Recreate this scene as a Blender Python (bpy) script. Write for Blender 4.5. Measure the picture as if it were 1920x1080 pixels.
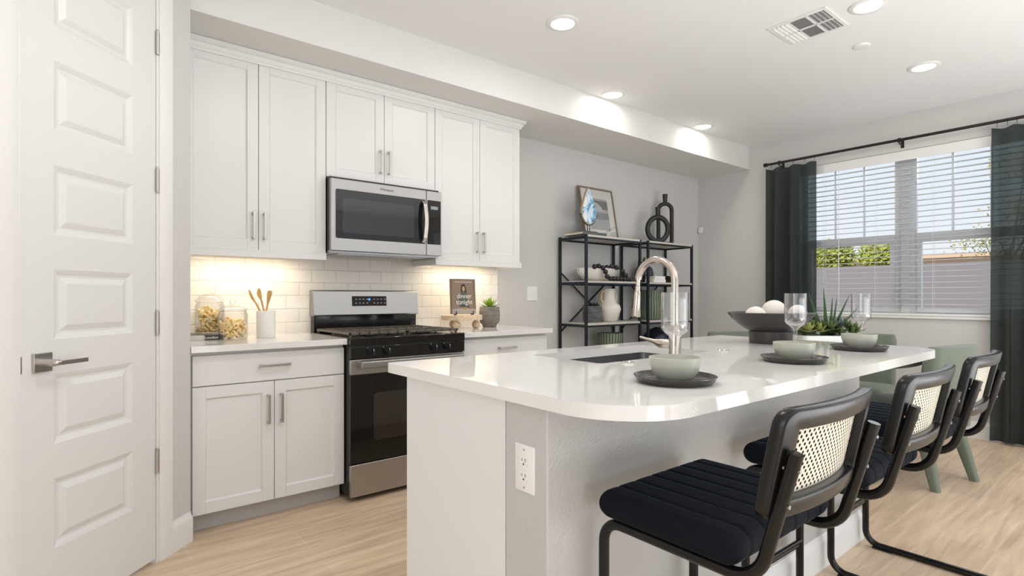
import bpy, bmesh, math, random
from mathutils import Vector, Matrix
random.seed(7)
for o in list(bpy.data.objects): bpy.data.objects.remove(o)
SC = bpy.context.scene
COL = SC.collection
PI = math.pi

# ------------------------------------------------------------------ camera
YAW = .6788
cam = bpy.data.cameras.new('camera'); cam.sensor_width = 36; cam.lens = 1025.2/1920*36
cam.shift_y = 15.3/1920; cam.clip_start = .05; cam.clip_end = 200
co = bpy.data.objects.new('camera', cam); COL.objects.link(co)
co.location = (-1.2031, -3.6078, 1.1517); co.rotation_euler = (PI/2, 0, -YAW)
SC.camera = co

# ------------------------------------------------------------------ world, sun, daylight, added fill lamps, exposure
SC.view_settings.view_transform = 'Standard'; SC.view_settings.look = 'None'
SC.view_settings.exposure = -0.07; SC.view_settings.gamma = 1.0
SC.view_settings.use_curve_mapping = False
w = bpy.data.worlds.new('sky'); SC.world = w; w.use_nodes = True
wn = w.node_tree.nodes; wl = w.node_tree.links
bg = wn['Background']; bg.inputs['Strength'].default_value = 1.0
tc = wn.new('ShaderNodeTexCoord'); sx = wn.new('ShaderNodeSeparateXYZ'); cr = wn.new('ShaderNodeValToRGB')
wl.new(tc.outputs['Generated'], sx.inputs[0]); wl.new(sx.outputs['Z'], cr.inputs[0]); wl.new(cr.outputs[0], bg.inputs['Color'])
cr.color_ramp.elements[0].color = (.97, 1, 1.04, 1); cr.color_ramp.elements[0].position = .02
cr.color_ramp.elements[1].color = (.66, .83, 1.05, 1); cr.color_ramp.elements[1].position = .7

def lamp(name, kind, loc, rot, energy, color=(1, 1, 1), **kw):
    d = bpy.data.lights.new(name, kind); d.energy = energy; d.color = color
    for k, v in kw.items(): setattr(d, k, v)
    o = bpy.data.objects.new(name, d); COL.objects.link(o); o.location = loc; o.rotation_euler = rot
    return o
lamp('sun', 'SUN', (0, 0, 20), (0, math.radians(-58), 0), 3.2, (1, .93, .82), angle=.02)
# daylight at the right-hand opening and the window, plus added fill lamps
lamp('front_fill', 'AREA', (1.2, -5.3, .60), (PI/2, 0, 0), 22, (.90, .95, 1), shape='RECTANGLE', size=3.6, size_y=1.0)  # low fill standing inside the room, added to lift the knee wall
lamp('daylight_right', 'AREA', (4.45, -5.6, 1.3), (PI/2, 0, PI/2), 14, (.93, .97, 1), shape='RECTANGLE', size=2.2, size_y=2.2)
lamp('ceiling_fill', 'AREA', (-.8, -4.9, 1.5), (PI, 0, 0), 22, (.92, .965, 1), shape='RECTANGLE', size=3.0, size_y=2.4)  # up-facing fill added behind the camera to brighten the ceiling
lamp('room_fill', 'AREA', (1.5, -5.6, .3), (PI, 0, 0), 190, (.92, .965, 1), shape='RECTANGLE', size=5.0, size_y=2.8)  # second up-facing fill, added out of view for the far ceiling
lamp('kitchen_fill', 'AREA', (-.20, -2.05, 2.735), (0, 0, 0), 11.5, (1, .97, .93), shape='DISK', size=.15)  # unseen lamp without a fixture, added to brighten floor and base cabinets
lamp('left_fill', 'AREA', (-4.5, -3.6, 1.3), (PI/2, 0, -PI/2), 58, (.92, .965, 1), shape='RECTANGLE', size=2.6, size_y=2.2)  # fill added in front of a solid wall to light the island end
lamp('daylight_window', 'AREA', (5.7, -2.018, 2.9), (math.radians(50), 0, PI/2), 70, (.88, .94, 1), shape='RECTANGLE', size=2.6, size_y=1.2)

# ------------------------------------------------------------------ materials
def P(mat): return mat.node_tree.nodes['Principled BSDF']
def M(name, col, rough=.5, metal=0., bump=None, noise=None, coord='Object', **kw):
    m = bpy.data.materials.new(name); m.use_nodes = True; b = P(m); n = m.node_tree.nodes; l = m.node_tree.links
    b.inputs['Base Color'].default_value = (*col, 1); b.inputs['Roughness'].default_value = rough; b.inputs['Metallic'].default_value = metal
    for k, v in kw.items(): b.inputs[k].default_value = v
    if bump or noise:
        t = n.new('ShaderNodeTexCoord')
    if noise:    # (scale xyz, second colour, detail)
        mp = n.new('ShaderNodeMapping'); mp.inputs['Scale'].default_value = noise[0]; l.new(t.outputs[coord], mp.inputs[0])
        nz = n.new('ShaderNodeTexNoise'); nz.inputs['Scale'].default_value = 1; nz.inputs['Detail'].default_value = noise[2] if len(noise) > 2 else 3
        l.new(mp.outputs[0], nz.inputs['Vector'])
        rp = n.new('ShaderNodeValToRGB'); rp.color_ramp.elements[0].position = .32; rp.color_ramp.elements[1].position = .68
        rp.color_ramp.elements[0].color = (*col, 1); rp.color_ramp.elements[1].color = (*noise[1], 1)
        l.new(nz.outputs['Fac'], rp.inputs[0]); l.new(rp.outputs[0], b.inputs['Base Color'])
    if bump:     # (scale xyz, strength, distance)
        mp = n.new('ShaderNodeMapping'); mp.inputs['Scale'].default_value = bump[0]; l.new(t.outputs[coord], mp.inputs[0])
        nz = n.new('ShaderNodeTexNoise'); nz.inputs['Scale'].default_value = 1; nz.inputs['Detail'].default_value = 2
        l.new(mp.outputs[0], nz.inputs['Vector'])
        bp = n.new('ShaderNodeBump'); bp.inputs['Strength'].default_value = bump[1]; bp.inputs['Distance'].default_value = bump[2]
        l.new(nz.outputs['Fac'], bp.inputs['Height']); l.new(bp.outputs[0], b.inputs['Normal'])
    return m
def emit(name, col, s):
    m = M(name, col, .4); P(m).inputs['Emission Color'].default_value = (*col, 1); P(m).inputs['Emission Strength'].default_value = s; return m
def clear(name, tint=(1, 1, 1), rough=.02, refl=1.0, base=0.02):
    m = bpy.data.materials.new(name); m.use_nodes = True; n = m.node_tree.nodes; l = m.node_tree.links; n.remove(n['Principled BSDF'])
    tr = n.new('ShaderNodeBsdfTransparent'); tr.inputs[0].default_value = (*tint, 1)
    gl = n.new('ShaderNodeBsdfGlossy'); gl.inputs['Roughness'].default_value = rough
    lw = n.new('ShaderNodeLayerWeight'); fr = n.new('ShaderNodeMath'); fr.operation = 'POWER'; fr.inputs[1].default_value = 1.9; l.new(lw.outputs['Facing'], fr.inputs[0])
    ma = n.new('ShaderNodeMath'); ma.operation = 'MULTIPLY_ADD'; ma.inputs[1].default_value = refl; ma.inputs[2].default_value = base
    mx = n.new('ShaderNodeMixShader'); l.new(fr.outputs[0], ma.inputs[0]); l.new(ma.outputs[0], mx.inputs[0])
    l.new(tr.outputs[0], mx.inputs[1]); l.new(gl.outputs[0], mx.inputs[2]); l.new(mx.outputs[0], n['Material Output'].inputs[0])
    return m

WALL = M('wall_paint', (.62, .61, .595), .75, bump=((160, 160, 160), .12, .002))
KNEE = M('knee_wall_paint', (.53, .52, .505), .38, bump=((110, 110, 110), .5, .004))
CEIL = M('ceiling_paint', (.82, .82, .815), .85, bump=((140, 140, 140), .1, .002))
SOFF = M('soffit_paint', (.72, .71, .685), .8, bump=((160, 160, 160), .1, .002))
TRIM = M('white_trim', (.80, .79, .775), .38)
DOORW = M('white_door', (.745, .743, .735), .36)
CAB = M('white_cabinet', (.76, .758, .748), .35)
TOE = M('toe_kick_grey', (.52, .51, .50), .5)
QUARTZ = M('white_quartz', (.80, .785, .765), .045, noise=((3, 3, 3), (.78, .765, .745), 6))
STEEL = M('brushed_steel', (.42, .41, .40), .32, 1., bump=((4, 4, 600), .06, .001))
NICKEL = M('brushed_nickel', (.55, .52, .49), .28, 1.)
CHROME = M('chrome', (.75, .74, .72), .08, 1.)
SINKM = M('sink_steel', (.40, .40, .41), .26, 1.)
BLKG = M('black_gloss', (.006, .006, .006), .06)
BLKGL = M('black_oven_glass', (.010, .008, .007), .03, **{'Specular IOR Level': .32})
MWGL = M('microwave_glass', (.010, .010, .012), .03)
IRON = M('cast_iron', (.11, .095, .08), .42)
BLK = M('matte_black', (.012, .012, .013), .42)
BLKM = M('black_metal', (.012, .018, .026), .3, .3)
BLKW = M('black_wood', (.008, .0078, .0078), .28, **{'Specular IOR Level': .38})
STOOLM = M('black_steel_tube', (.007, .0065, .0065), .2, **{'Specular IOR Level': .36})
DARKCLAY = M('dark_stoneware', (.045, .040, .038), .27, noise=((60, 60, 60), (.03, .028, .028)))
SAGE = M('sage_glaze', (.475, .475, .405), .3, noise=((30, 30, 30), (.435, .445, .375)))
CREAM = M('cream_ceramic', (.78, .74, .68), .5)
WHITEC = M('white_ceramic', (.85, .84, .82), .3)
PLAST = M('white_plastic', (.82, .81, .79), .35)
FAUC = M('champagne_nickel', (.58, .515, .455), .24, 1.)
DARKSLOT = M('dark_slot', (.03, .03, .03), .6)
SHELFW = M('grey_oak_board', (.50, .46, .42), .5, noise=((3, 40, 40), (.60, .56, .52)))
WOOD = M('light_wood', (.58, .38, .20), .5, noise=((6, 60, 60), (.72, .52, .32)))
UTENS = M('bamboo', (.55, .30, .10), .5, noise=((30, 30, 8), (.72, .46, .20)))
RISERW = M('pine_board', (.66, .48, .32), .5, noise=((60, 12, 60), (.80, .64, .48)))
STONE = M('rough_grey_stone', (.16, .14, .125), .8, bump=((30, 30, 220), .9, .006), noise=((20, 20, 90), (.27, .24, .21)))
STONED = M('dark_ribbed_stone', (.07, .075, .08), .8, bump=((20, 20, 220), .9, .006), noise=((20, 20, 90), (.16, .16, .16)))
LEAFY = M('succulent_lime', (.34, .46, .05), .45, noise=((60, 60, 60), (.20, .36, .05)))
LEAFD = M('aloe_dark_green', (.024, .055, .018), .55, noise=((50, 50, 20), (.045, .09, .03)), **{'Specular IOR Level': .2})
LEAFM = M('succulent_green', (.055, .10, .03), .45, noise=((60, 60, 60), (.15, .20, .06)))
LEAFB = M('succulent_blue', (.10, .15, .14), .45)
PASTA = M('pasta', (.95, .66, .24), .5, noise=((25, 25, 25), (.97, .84, .50)))
NAVY = M('navy_velvet', (.0011, .0028, .007), .8, **{'Sheen Weight': .30, 'Sheen Roughness': .18, 'Specular IOR Level': .2})
P(NAVY).inputs['Sheen Tint'].default_value = (.16, .34, .62, 1)
GREENF = M('sage_upholstery', (.155, .185, .14), .85, bump=((500, 500, 500), .2, .001), **{'Sheen Weight': .3})
PALE = M('pale_ball', (.80, .74, .70), .75, bump=((60, 60, 60), .4, .003))
GLASS = clear('clear_glass', (.965, .965, .965), .03, 1.0, .065)
JARG = clear('jar_glass', (.985, .985, .985), .02, .75, .02)
PANE = clear('window_pane', (.97, .98, .985), .02, .35, .0)
VINYL = M('white_vinyl', (.70, .71, .72), .4)
SLAT = M('white_slat', (.58, .59, .60), .45)
RODM = M('dark_bronze', (.022, .02, .02), .35, .4)
LENS = emit('lamp_lens', (1, .95, .86), 9)
LED = emit('led_strip', (1, .80, .52), 6)
NAVYG = M('navy_glaze', (.01, .016, .035), .25)
STUCCO = M('grey_block', (.25, .23, .245), .9, bump=((20, 20, 20), .3, .01))
TAN = M('tan_stucco', (.72, .58, .45), .9)
ROOFT = M('parapet_cap', (.70, .52, .38), .9)
GRAVEL = M('tan_gravel', (.42, .36, .30), .95, noise=((12, 12, 12), (.52, .45, .38)))
BARK = M('bark', (.16, .12, .09), .9)
LEAFT = M('yellow_green_leaves', (.62, .58, .12), .6, noise=((2, 2, 2), (.38, .46, .08)))
LEAFO = M('autumn_leaves', (.26, .30, .08), .6, noise=((2, 2, 2), (.55, .40, .10)))
GOLD = M('brass', (.55, .40, .20), .3, 1.)

def floor_mat():
    m = M('wood_look_tile', (.6, .5, .4), .42); n = m.node_tree.nodes; l = m.node_tree.links; b = P(m)
    t = n.new('ShaderNodeTexCoord')
    br = n.new('ShaderNodeTexBrick'); br.offset = .37; br.inputs['Scale'].default_value = 1
    br.inputs['Brick Width'].default_value = 1.2; br.inputs['Row Height'].default_value = .2; br.inputs['Mortar Size'].default_value = .0022
    br.inputs['Mortar Smooth'].default_value = .3
    br.inputs['Color1'].default_value = (.76, .59, .43, 1); br.inputs['Color2'].default_value = (.67, .515, .375, 1); br.inputs['Mortar'].default_value = (.74, .65, .54, 1)
    mp0 = n.new('ShaderNodeMapping'); mp0.inputs['Location'].default_value = (.35, .06, 0)
    l.new(t.outputs['Object'], mp0.inputs[0]); l.new(mp0.outputs[0], br.inputs[0])
    mp = n.new('ShaderNodeMapping'); mp.inputs['Scale'].default_value = (2.0, 24, 1); l.new(t.outputs['Object'], mp.inputs[0])
    nz = n.new('ShaderNodeTexNoise'); nz.inputs['Scale'].default_value = 1; nz.inputs['Detail'].default_value = 6; nz.inputs['Roughness'].default_value = .6; nz.inputs['Distortion'].default_value = .6
    l.new(mp.outputs[0], nz.inputs['Vector'])
    rp = n.new('ShaderNodeValToRGB'); rp.color_ramp.elements[0].position = .30; rp.color_ramp.elements[1].position = .66
    rp.color_ramp.elements[0].color = (.74, .70, .66, 1); rp.color_ramp.elements[1].color = (1.08, 1.07, 1.06, 1); l.new(nz.outputs['Fac'], rp.inputs[0])
    mx = n.new('ShaderNodeMix'); mx.data_type = 'RGBA'; mx.blend_type = 'MULTIPLY'; mx.inputs[0].default_value = 1
    l.new(br.outputs['Color'], mx.inputs[6]); l.new(rp.outputs[0], mx.inputs[7]); l.new(mx.outputs[2], b.inputs['Base Color'])
    bp = n.new('ShaderNodeBump'); bp.invert = True; bp.inputs['Strength'].default_value = .25; bp.inputs['Distance'].default_value = .003
    l.new(br.outputs['Fac'], bp.inputs['Height']); l.new(bp.outputs[0], b.inputs['Normal'])
    return m
def tile_mat():
    m = M('white_subway_tile', (.8, .78, .75), .08); n = m.node_tree.nodes; l = m.node_tree.links; b = P(m)
    t = n.new('ShaderNodeTexCoord'); s = n.new('ShaderNodeSeparateXYZ'); c = n.new('ShaderNodeCombineXYZ')
    l.new(t.outputs['Object'], s.inputs[0]); l.new(s.outputs[0], c.inputs[0]); l.new(s.outputs[2], c.inputs[1])
    mp = n.new('ShaderNodeMapping'); mp.inputs['Location'].default_value = (-.022, -.984+.0852*12, 0); l.new(c.outputs[0], mp.inputs[0])
    def brick(sz, sm):
        br = n.new('ShaderNodeTexBrick'); br.offset = .5; br.inputs['Scale'].default_value = 1; br.inputs['Brick Width'].default_value = .1625
        br.inputs['Row Height'].default_value = .0852; br.inputs['Mortar Size'].default_value = sz; br.inputs['Mortar Smooth'].default_value = sm
        br.inputs['Color1'].default_value = (.83, .81, .77, 1); br.inputs['Color2'].default_value = (.80, .775, .735, 1); br.inputs['Mortar'].default_value = (.68, .64, .58, 1)
        l.new(mp.outputs[0], br.inputs[0]); return br
    b1 = brick(.0016, .1); b2 = brick(.006, 1.)
    l.new(b1.outputs['Color'], b.inputs['Base Color'])
    bp = n.new('ShaderNodeBump'); bp.invert = True; bp.inputs['Strength'].default_value = .45; bp.inputs['Distance'].default_value = .004
    l.new(b2.outputs['Fac'], bp.inputs['Height']); l.new(bp.outputs[0], b.inputs['Normal'])
    return m
def cane_mat():
    m = M('woven_cane', (.72, .60, .44), .55); n = m.node_tree.nodes; l = m.node_tree.links; b = P(m)
    t = n.new('ShaderNodeTexCoord'); s = n.new('ShaderNodeSeparateXYZ'); l.new(t.outputs['UV'], s.inputs[0])
    def math_(op, a, bb=None):
        k = n.new('ShaderNodeMath'); k.operation = op
        for i, v in enumerate((a, bb)):
            if v is None: continue
            if isinstance(v, (int, float)): k.inputs[i].default_value = v
            else: l.new(v, k.inputs[i])
        return k.outputs[0]
    pit = .0165
    def hole(off):
        d = []
        for ax in (0, 1):
            f = math_('FRACT', math_('ADD', math_('DIVIDE', s.outputs[ax], pit), off+50))
            d.append(math_('POWER', math_('SUBTRACT', f, .5), 2))
        return math_('LESS_THAN', math_('ADD', d[0], d[1]), .040)
    h = math_('MAXIMUM', hole(0), hole(.5))
    a = math_('SUBTRACT', 1.0, h); l.new(a, b.inputs['Alpha'])
    wv = n.new('ShaderNodeTexNoise'); wv.inputs['Scale'].default_value = 90; l.new(t.outputs['UV'], wv.inputs['Vector'])
    rp = n.new('ShaderNodeValToRGB'); rp.color_ramp.elements[0].color = (.60, .52, .40, 1); rp.color_ramp.elements[1].color = (.76, .70, .59, 1)
    l.new(wv.outputs['Fac'], rp.inputs[0]); l.new(rp.outputs[0], b.inputs['Base Color'])
    return m
def curtain_mat():
    m = M('dark_green_curtain', (.055, .060, .053), .85); n = m.node_tree.nodes; l = m.node_tree.links; b = P(m)
    tl = n.new('ShaderNodeBsdfTranslucent'); tl.inputs[0].default_value = (.08, .095, .085, 1)
    tr = n.new('ShaderNodeBsdfTransparent'); tr.inputs[0].default_value = (.80, .90, .93, 1)
    m1 = n.new('ShaderNodeMixShader'); m1.inputs[0].default_value = .35; m2 = n.new('ShaderNodeMixShader'); m2.inputs[0].default_value = .30
    l.new(b.outputs[0], m1.inputs[1]); l.new(tl.outputs[0], m1.inputs[2]); l.new(m1.outputs[0], m2.inputs[1]); l.new(tr.outputs[0], m2.inputs[2])
    l.new(m2.outputs[0], n['Material Output'].inputs[0]); return m
def agate_mat():
    m = M('blue_agate', (.6, .7, .8), .2); n = m.node_tree.nodes; l = m.node_tree.links; b = P(m)
    t = n.new('ShaderNodeTexCoord'); mp = n.new('ShaderNodeMapping'); mp.inputs['Scale'].default_value = (5, 5, 3.4); l.new(t.outputs['Object'], mp.inputs[0])
    wv = n.new('ShaderNodeTexNoise'); wv.inputs['Scale'].default_value = 1.6; wv.inputs['Detail'].default_value = 5; wv.inputs['Distortion'].default_value = 2.2; l.new(mp.outputs[0], wv.inputs['Vector'])
    rp = n.new('ShaderNodeValToRGB'); e = rp.color_ramp.elements
    e[0].position = .30; e[0].color = (.03, .10, .24, 1); e[1].position = .70; e[1].color = (.80, .85, .88, 1)
    for p, c in ((.42, (.16, .40, .62, 1)), (.50, (.62, .74, .84, 1)), (.58, (.78, .82, .86, 1))):
        k = e.new(p); k.color = c
    l.new(wv.outputs['Fac'], rp.inputs[0]); l.new(rp.outputs[0], b.inputs['Base Color']); return m
def stripe_mat():
    m = M('green_stripe_glaze', (.1, .15, .11), .4); n = m.node_tree.nodes; l = m.node_tree.links; b = P(m)
    t = n.new('ShaderNodeTexCoord'); g = n.new('ShaderNodeTexGradient'); g.gradient_type = 'RADIAL'; l.new(t.outputs['Object'], g.inputs[0])
    k = n.new('ShaderNodeMath'); k.operation = 'MULTIPLY'; k.inputs[1].default_value = 26; l.new(g.outputs['Fac'], k.inputs[0])
    f = n.new('ShaderNodeMath'); f.operation = 'FRACT'; l.new(k.outputs[0], f.inputs[0])
    rp = n.new('ShaderNodeValToRGB'); rp.color_ramp.elements[0].position = .36; rp.color_ramp.elements[1].position = .46
    rp.color_ramp.elements[0].color = (.30, .30, .21, 1); rp.color_ramp.elements[1].color = (.06, .11, .085, 1)
    l.new(f.outputs[0], rp.inputs[0]); l.new(rp.outputs[0], b.inputs['Base Color']); return m
FLOORM = floor_mat(); TILE = tile_mat(); CANE = cane_mat(); CURT = curtain_mat(); AGATE = agate_mat(); STRIPE = stripe_mat()

# ------------------------------------------------------------------ mesh builder
ORG = {}
def fillet(pts, r, n=6):
    pts = [Vector(p) for p in pts]; out = [pts[0]]
    for i in range(1, len(pts)-1):
        a, b, c = pts[i-1], pts[i], pts[i+1]
        u = (a-b).normalized(); v = (c-b).normalized(); ang = u.angle(v)
        rr = r[i-1] if isinstance(r, (list, tuple)) else r
        t = min(rr/math.tan(ang/2), (a-b).length*.499, (c-b).length*.499); rr2 = t*math.tan(ang/2)
        cen = b+(u+v).normalized()*(rr2/math.sin(ang/2)); s = b+u*t-cen; e = b+v*t-cen; tot = s.angle(e)
        for k in range(n+1):
            f = k/n; out.append(cen+(s*math.sin((1-f)*tot)+e*math.sin(f*tot))/math.sin(tot))
    out.append(pts[-1]); return out
def rrect(x0, x1, y0, y1, r, n=6):
    rs = r if isinstance(r, (list, tuple)) else (r,)*4; out = []
    for (cx, cy, a0), q in zip(((x0, y0, PI), (x1, y0, 1.5*PI), (x1, y1, 0), (x0, y1, .5*PI)), rs):
        cx2 = cx+(q if cx == x0 else -q); cy2 = cy+(q if cy == y0 else -q)
        if q < 1e-6: out.append((cx, cy)); continue
        for k in range(n+1):
            a = a0+k/n*PI/2; out.append((cx2+q*math.cos(a), cy2+q*math.sin(a)))
    return out
class MB:
    def __init__(s): s.bm = bmesh.new(); s.mi = 0; s.T = None
    def v(s, p):
        p = Vector(p)
        return s.bm.verts.new(s.T @ p if s.T else p)
    def f(s, vs):
        try: fc = s.bm.faces.new(vs); fc.material_index = s.mi; return fc
        except ValueError: return None
    def box(s, x0, x1, y0, y1, z0, z1):
        if x0 > x1: x0, x1 = x1, x0
        if y0 > y1: y0, y1 = y1, y0
        if z0 > z1: z0, z1 = z1, z0
        V = [s.v((x, y, z)) for z in (z0, z1) for y in (y0, y1) for x in (x0, x1)]
        for q in ((0, 2, 3, 1), (4, 5, 7, 6), (0, 1, 5, 4), (2, 6, 7, 3), (0, 4, 6, 2), (1, 3, 7, 5)): s.f([V[i] for i in q])
        return s
    def loft(s, rings, closed=True, cap=True):
        R = [[s.v(p) for p in r] for r in rings]
        for a, b in zip(R, R[1:]):
            n = len(a)
            for i in range(n if closed else n-1): s.f([a[i], a[(i+1) % n], b[(i+1) % n], b[i]])
        if cap: s.f(R[0][::-1]); s.f(R[-1])
        return s
    def prism(s, pts, z0, z1, ax='z'):
        g = {'z': lambda p, h: (p[0], p[1], h), 'y': lambda p, h: (p[0], h, p[1]), 'x': lambda p, h: (h, p[0], p[1])}[ax]
        return s.loft([[g(p, z0) for p in pts], [g(p, z1) for p in pts]])
    def lathe(s, prof, c=(0, 0, 0), n=32, sx=1, sy=1):
        c = Vector(c); R = []
        for r, z in prof:
            if r < 1e-6: R.append([s.v((c.x, c.y, c.z+z))])
            else: R.append([s.v((c.x+sx*r*math.cos(2*PI*i/n), c.y+sy*r*math.sin(2*PI*i/n), c.z+z)) for i in range(n)])
        for a, b in zip(R, R[1:]):
            if len(a) == 1 and len(b) == 1: continue
            for i in range(n):
                j = (i+1) % n
                if len(a) == 1: s.f([a[0], b[j], b[i]])
                elif len(b) == 1: s.f([a[i], a[j], b[0]])
                else: s.f([a[i], a[j], b[j], b[i]])
        return s
    def tube(s, pts, r, n=12, caps=True, closed=False):
        pts = [Vector(p) for p in pts]; m = len(pts); R = []
        tan = []
        for i in range(m):
            a = pts[i-1] if (i > 0 or closed) else pts[i]; b = pts[(i+1) % m] if (i < m-1 or closed) else pts[i]
            tan.append((b-a).normalized())
        nrm = tan[0].orthogonal().normalized()
        for i in range(m):
            if i: nrm = (nrm-tan[i]*nrm.dot(tan[i])).normalized()
            bi = tan[i].cross(nrm); rr = r[i] if isinstance(r, (list, tuple)) else r
            R.append([pts[i]+(nrm*math.cos(2*PI*k/n)+bi*math.sin(2*PI*k/n))*rr for k in range(n)])
        if closed: R.append(R[0]); s.loft(R, cap=False)
        else: s.loft(R, cap=caps)
        if closed: bmesh.ops.remove_doubles(s.bm, verts=s.bm.verts, dist=1e-6)
        return s
    def cyl(s, a, b, r, n=20): return s.tube([a, b], r, n)
    def sphere(s, c, r, n=20, sz=1): return s.lathe([(r*math.sin(PI*k/12), -r*sz*math.cos(PI*k/12)) for k in range(13)], c, n)
    def blade(s, base, d, side, L, wd, th, curve=0., n=5, tip=.05):
        base, d, side = Vector(base), Vector(d).normalized(), Vector(side).normalized(); nn = d.cross(side).normalized(); rings = []
        for k in range(n+1):
            f = k/n; ww = wd*(1-f**1.6)*(1 if f > .15 else .75+f*1.7)+wd*tip*.3; tt = th*(1-f)+th*.06
            p = base+d*(L*f)+nn*(curve*L*f*f)
            rings.append([p-side*ww/2, p-nn*tt*.5, p+side*ww/2, p+nn*tt*.25])
        s.loft(rings); return s
    def build(s, name, mat, parent=None, smooth=None, bevel=0, seg=2, local=False, at=None):
        bmesh.ops.recalc_face_normals(s.bm, faces=s.bm.faces)
        me = bpy.data.meshes.new(name)
        off = Vector((0, 0, 0))
        if parent is not None and not local: off = ORG.get(parent.name, Vector((0, 0, 0)))
        if at is not None: off = Vector(at)
        if off.length: bmesh.ops.translate(s.bm, verts=s.bm.verts, vec=-off)
        s.bm.to_mesh(me); s.bm.free()
        for m in (mat if isinstance(mat, (list, tuple)) else [mat]): me.materials.append(m)
        if smooth is not None:
            for p in me.polygons: p.use_smooth = True
            me.set_sharp_from_angle(angle=math.radians(smooth))
        o = bpy.data.objects.new(name, me); COL.objects.link(o)
        if at is not None: o.location = off
        if parent is not None: o.parent = parent; ORG[o.name] = off
        else: ORG[o.name] = off
        if bevel:
            b = o.modifiers.new('bevel', 'BEVEL'); b.width = bevel; b.segments = seg; b.limit_method = 'ANGLE'; b.angle_limit = math.radians(40); b.harden_normals = False
            if smooth is None:
                for p in me.polygons: p.use_smooth = True
                me.set_sharp_from_angle(angle=math.radians(30))
        return o
def thing(name, label, cat, loc=(0, 0, 0), rz=0, group=None):
    o = bpy.data.objects.new(name, None); COL.objects.link(o); o.empty_display_size = .05; o.location = loc; o.rotation_euler = (0, 0, rz)
    o['label'] = label; o['category'] = cat
    if group: o['group'] = group
    ORG[o.name] = Vector(loc); return o
def tag(o, label, cat, group=None, kind=None):
    o['label'] = label; o['category'] = cat
    if group: o['group'] = group
    if kind: o['kind'] = kind
    return o
def struct(o): o['kind'] = 'structure'; return o
def dup(root, loc, label, rz=None):
    r = root.copy(); COL.objects.link(r); r.location = loc; r['label'] = label
    if rz is not None: r.rotation_euler = (0, 0, rz)
    for ch in list(root.children):
        c = ch.copy(); COL.objects.link(c); c.parent = r
        for g in list(ch.children):
            d = g.copy(); COL.objects.link(d); d.parent = c
    return r
def text(name, body, size, mat, loc, mx, parent, ext=.0006, align='CENTER', sx=1):
    cu = bpy.data.curves.new(name, 'FONT'); cu.body = body; cu.size = size; cu.extrude = ext; cu.align_x = align; cu.align_y = 'CENTER'
    t = bpy.data.objects.new(name+'_curve', cu); COL.objects.link(t)
    me = bpy.data.meshes.new_from_object(t); bpy.data.objects.remove(t)
    off = ORG.get(parent.name, Vector((0, 0, 0)))
    me.transform(Matrix.Translation(Vector(loc)-off) @ mx @ Matrix.Diagonal((sx, 1, 1, 1)))
    me.materials.clear(); me.materials.append(mat); me.name = name
    o = bpy.data.objects.new(name, me); COL.objects.link(o); o.parent = parent; return o
FACE_Y = Matrix.Rotation(PI/2, 4, 'X')          # text standing, read from -Y

# ------------------------------------------------------------------ room shell
XW = 4.505; HC = 2.755
struct(MB().box(-4.6, XW+.15, -7.3, .12, -.12, 0).build('floor', FLOORM))
struct(MB().box(-4.6, XW+.15, -7.3, .12, HC, HC+.15).build('ceiling', CEIL))
struct(MB().box(-.9, XW+.15, 0, .12, 0, HC).build('wall_back', WALL))
# window wall with an opening, and a second opening further towards the viewer
WY0, WY1, WZ0, WZ1 = -2.90, -1.14, .958, 2.435
m = MB()
m.box(XW, XW+.15, WY1, 0, 0, HC); m.box(XW, XW+.15, WY0, WY1, 0, WZ0); m.box(XW, XW+.15, WY0, WY1, WZ1, HC)
m.box(XW, XW+.15, -4.4, WY0, 0, HC); m.box(XW, XW+.15, -6.8, -4.4, 2.4, HC); m.box(XW, XW+.15, -7.3, -6.8, 0, HC)
struct(m.build('wall_right', WALL))
m = MB(); m.box(-4.6, -.9, -7.3, -7.15, 0, HC); m.box(3.5, XW+.15, -7.3, -7.15, 0, HC); m.box(-.9, 3.5, -7.3, -7.15, 2.42, HC)
struct(m.build('wall_front', WALL))
struct(MB().box(-4.75, -4.6, -7.3, .12, 0, HC).build('wall_far_left', WALL))
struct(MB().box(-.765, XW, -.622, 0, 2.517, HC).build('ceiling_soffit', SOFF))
# pantry wall on the diagonal: local x runs away from the kitchen corner, local y faces the room
PW = bpy.data.objects.new('tmp', None)
PM = Matrix.Translation((-.765, -.65, 0)) @ Matrix.Rotation(math.radians(225), 4, 'Z')
def pantry(o):
    o.matrix_world = PM; return o
bpy.data.objects.remove(PW)
m = MB(); m.box(0, .205, -.115, 0, 0, HC); m.box(.205, .816, -.115, 0, 2.456, HC); m.box(.816, 1.9, -.115, 0, 0, HC)
pantry(struct(m.build('wall_left', WALL)))
struct(MB().box(-.90, -.768, -.60, 0, 0, HC).build('wall_left_return', WALL))
struct(MB().box(-.764, 1.548, -.008, 0, .90, 1.42).build('wall_backsplash', TILE))
# baseboards
def base_prof(mb, x0, x1):   # local: wall at y=0, room at +y
    prof = [(0, 0), (.015, 0), (.015, .105), (.012, .118), (.006, .126), (.004, .14), (0, .14)]
    mb.loft([[(x, y, z) for y, z in prof] for x in (x0, x1)])
m = MB(); base_prof(m, .002, .135); pantry(struct(m.build('baseboard_left', TRIM, smooth=30)))
m = MB(); m.T = Matrix.Rotation(PI, 4, 'Z'); base_prof(m, -XW, -1.53); struct(m.build('baseboard_back', TRIM, smooth=30))
m = MB(); m.T = Matrix.Translation((XW, 0, 0)) @ Matrix.Rotation(PI/2, 4, 'Z'); base_prof(m, -4.4, -.016); struct(m.build('baseboard_right', TRIM, smooth=30))
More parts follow.
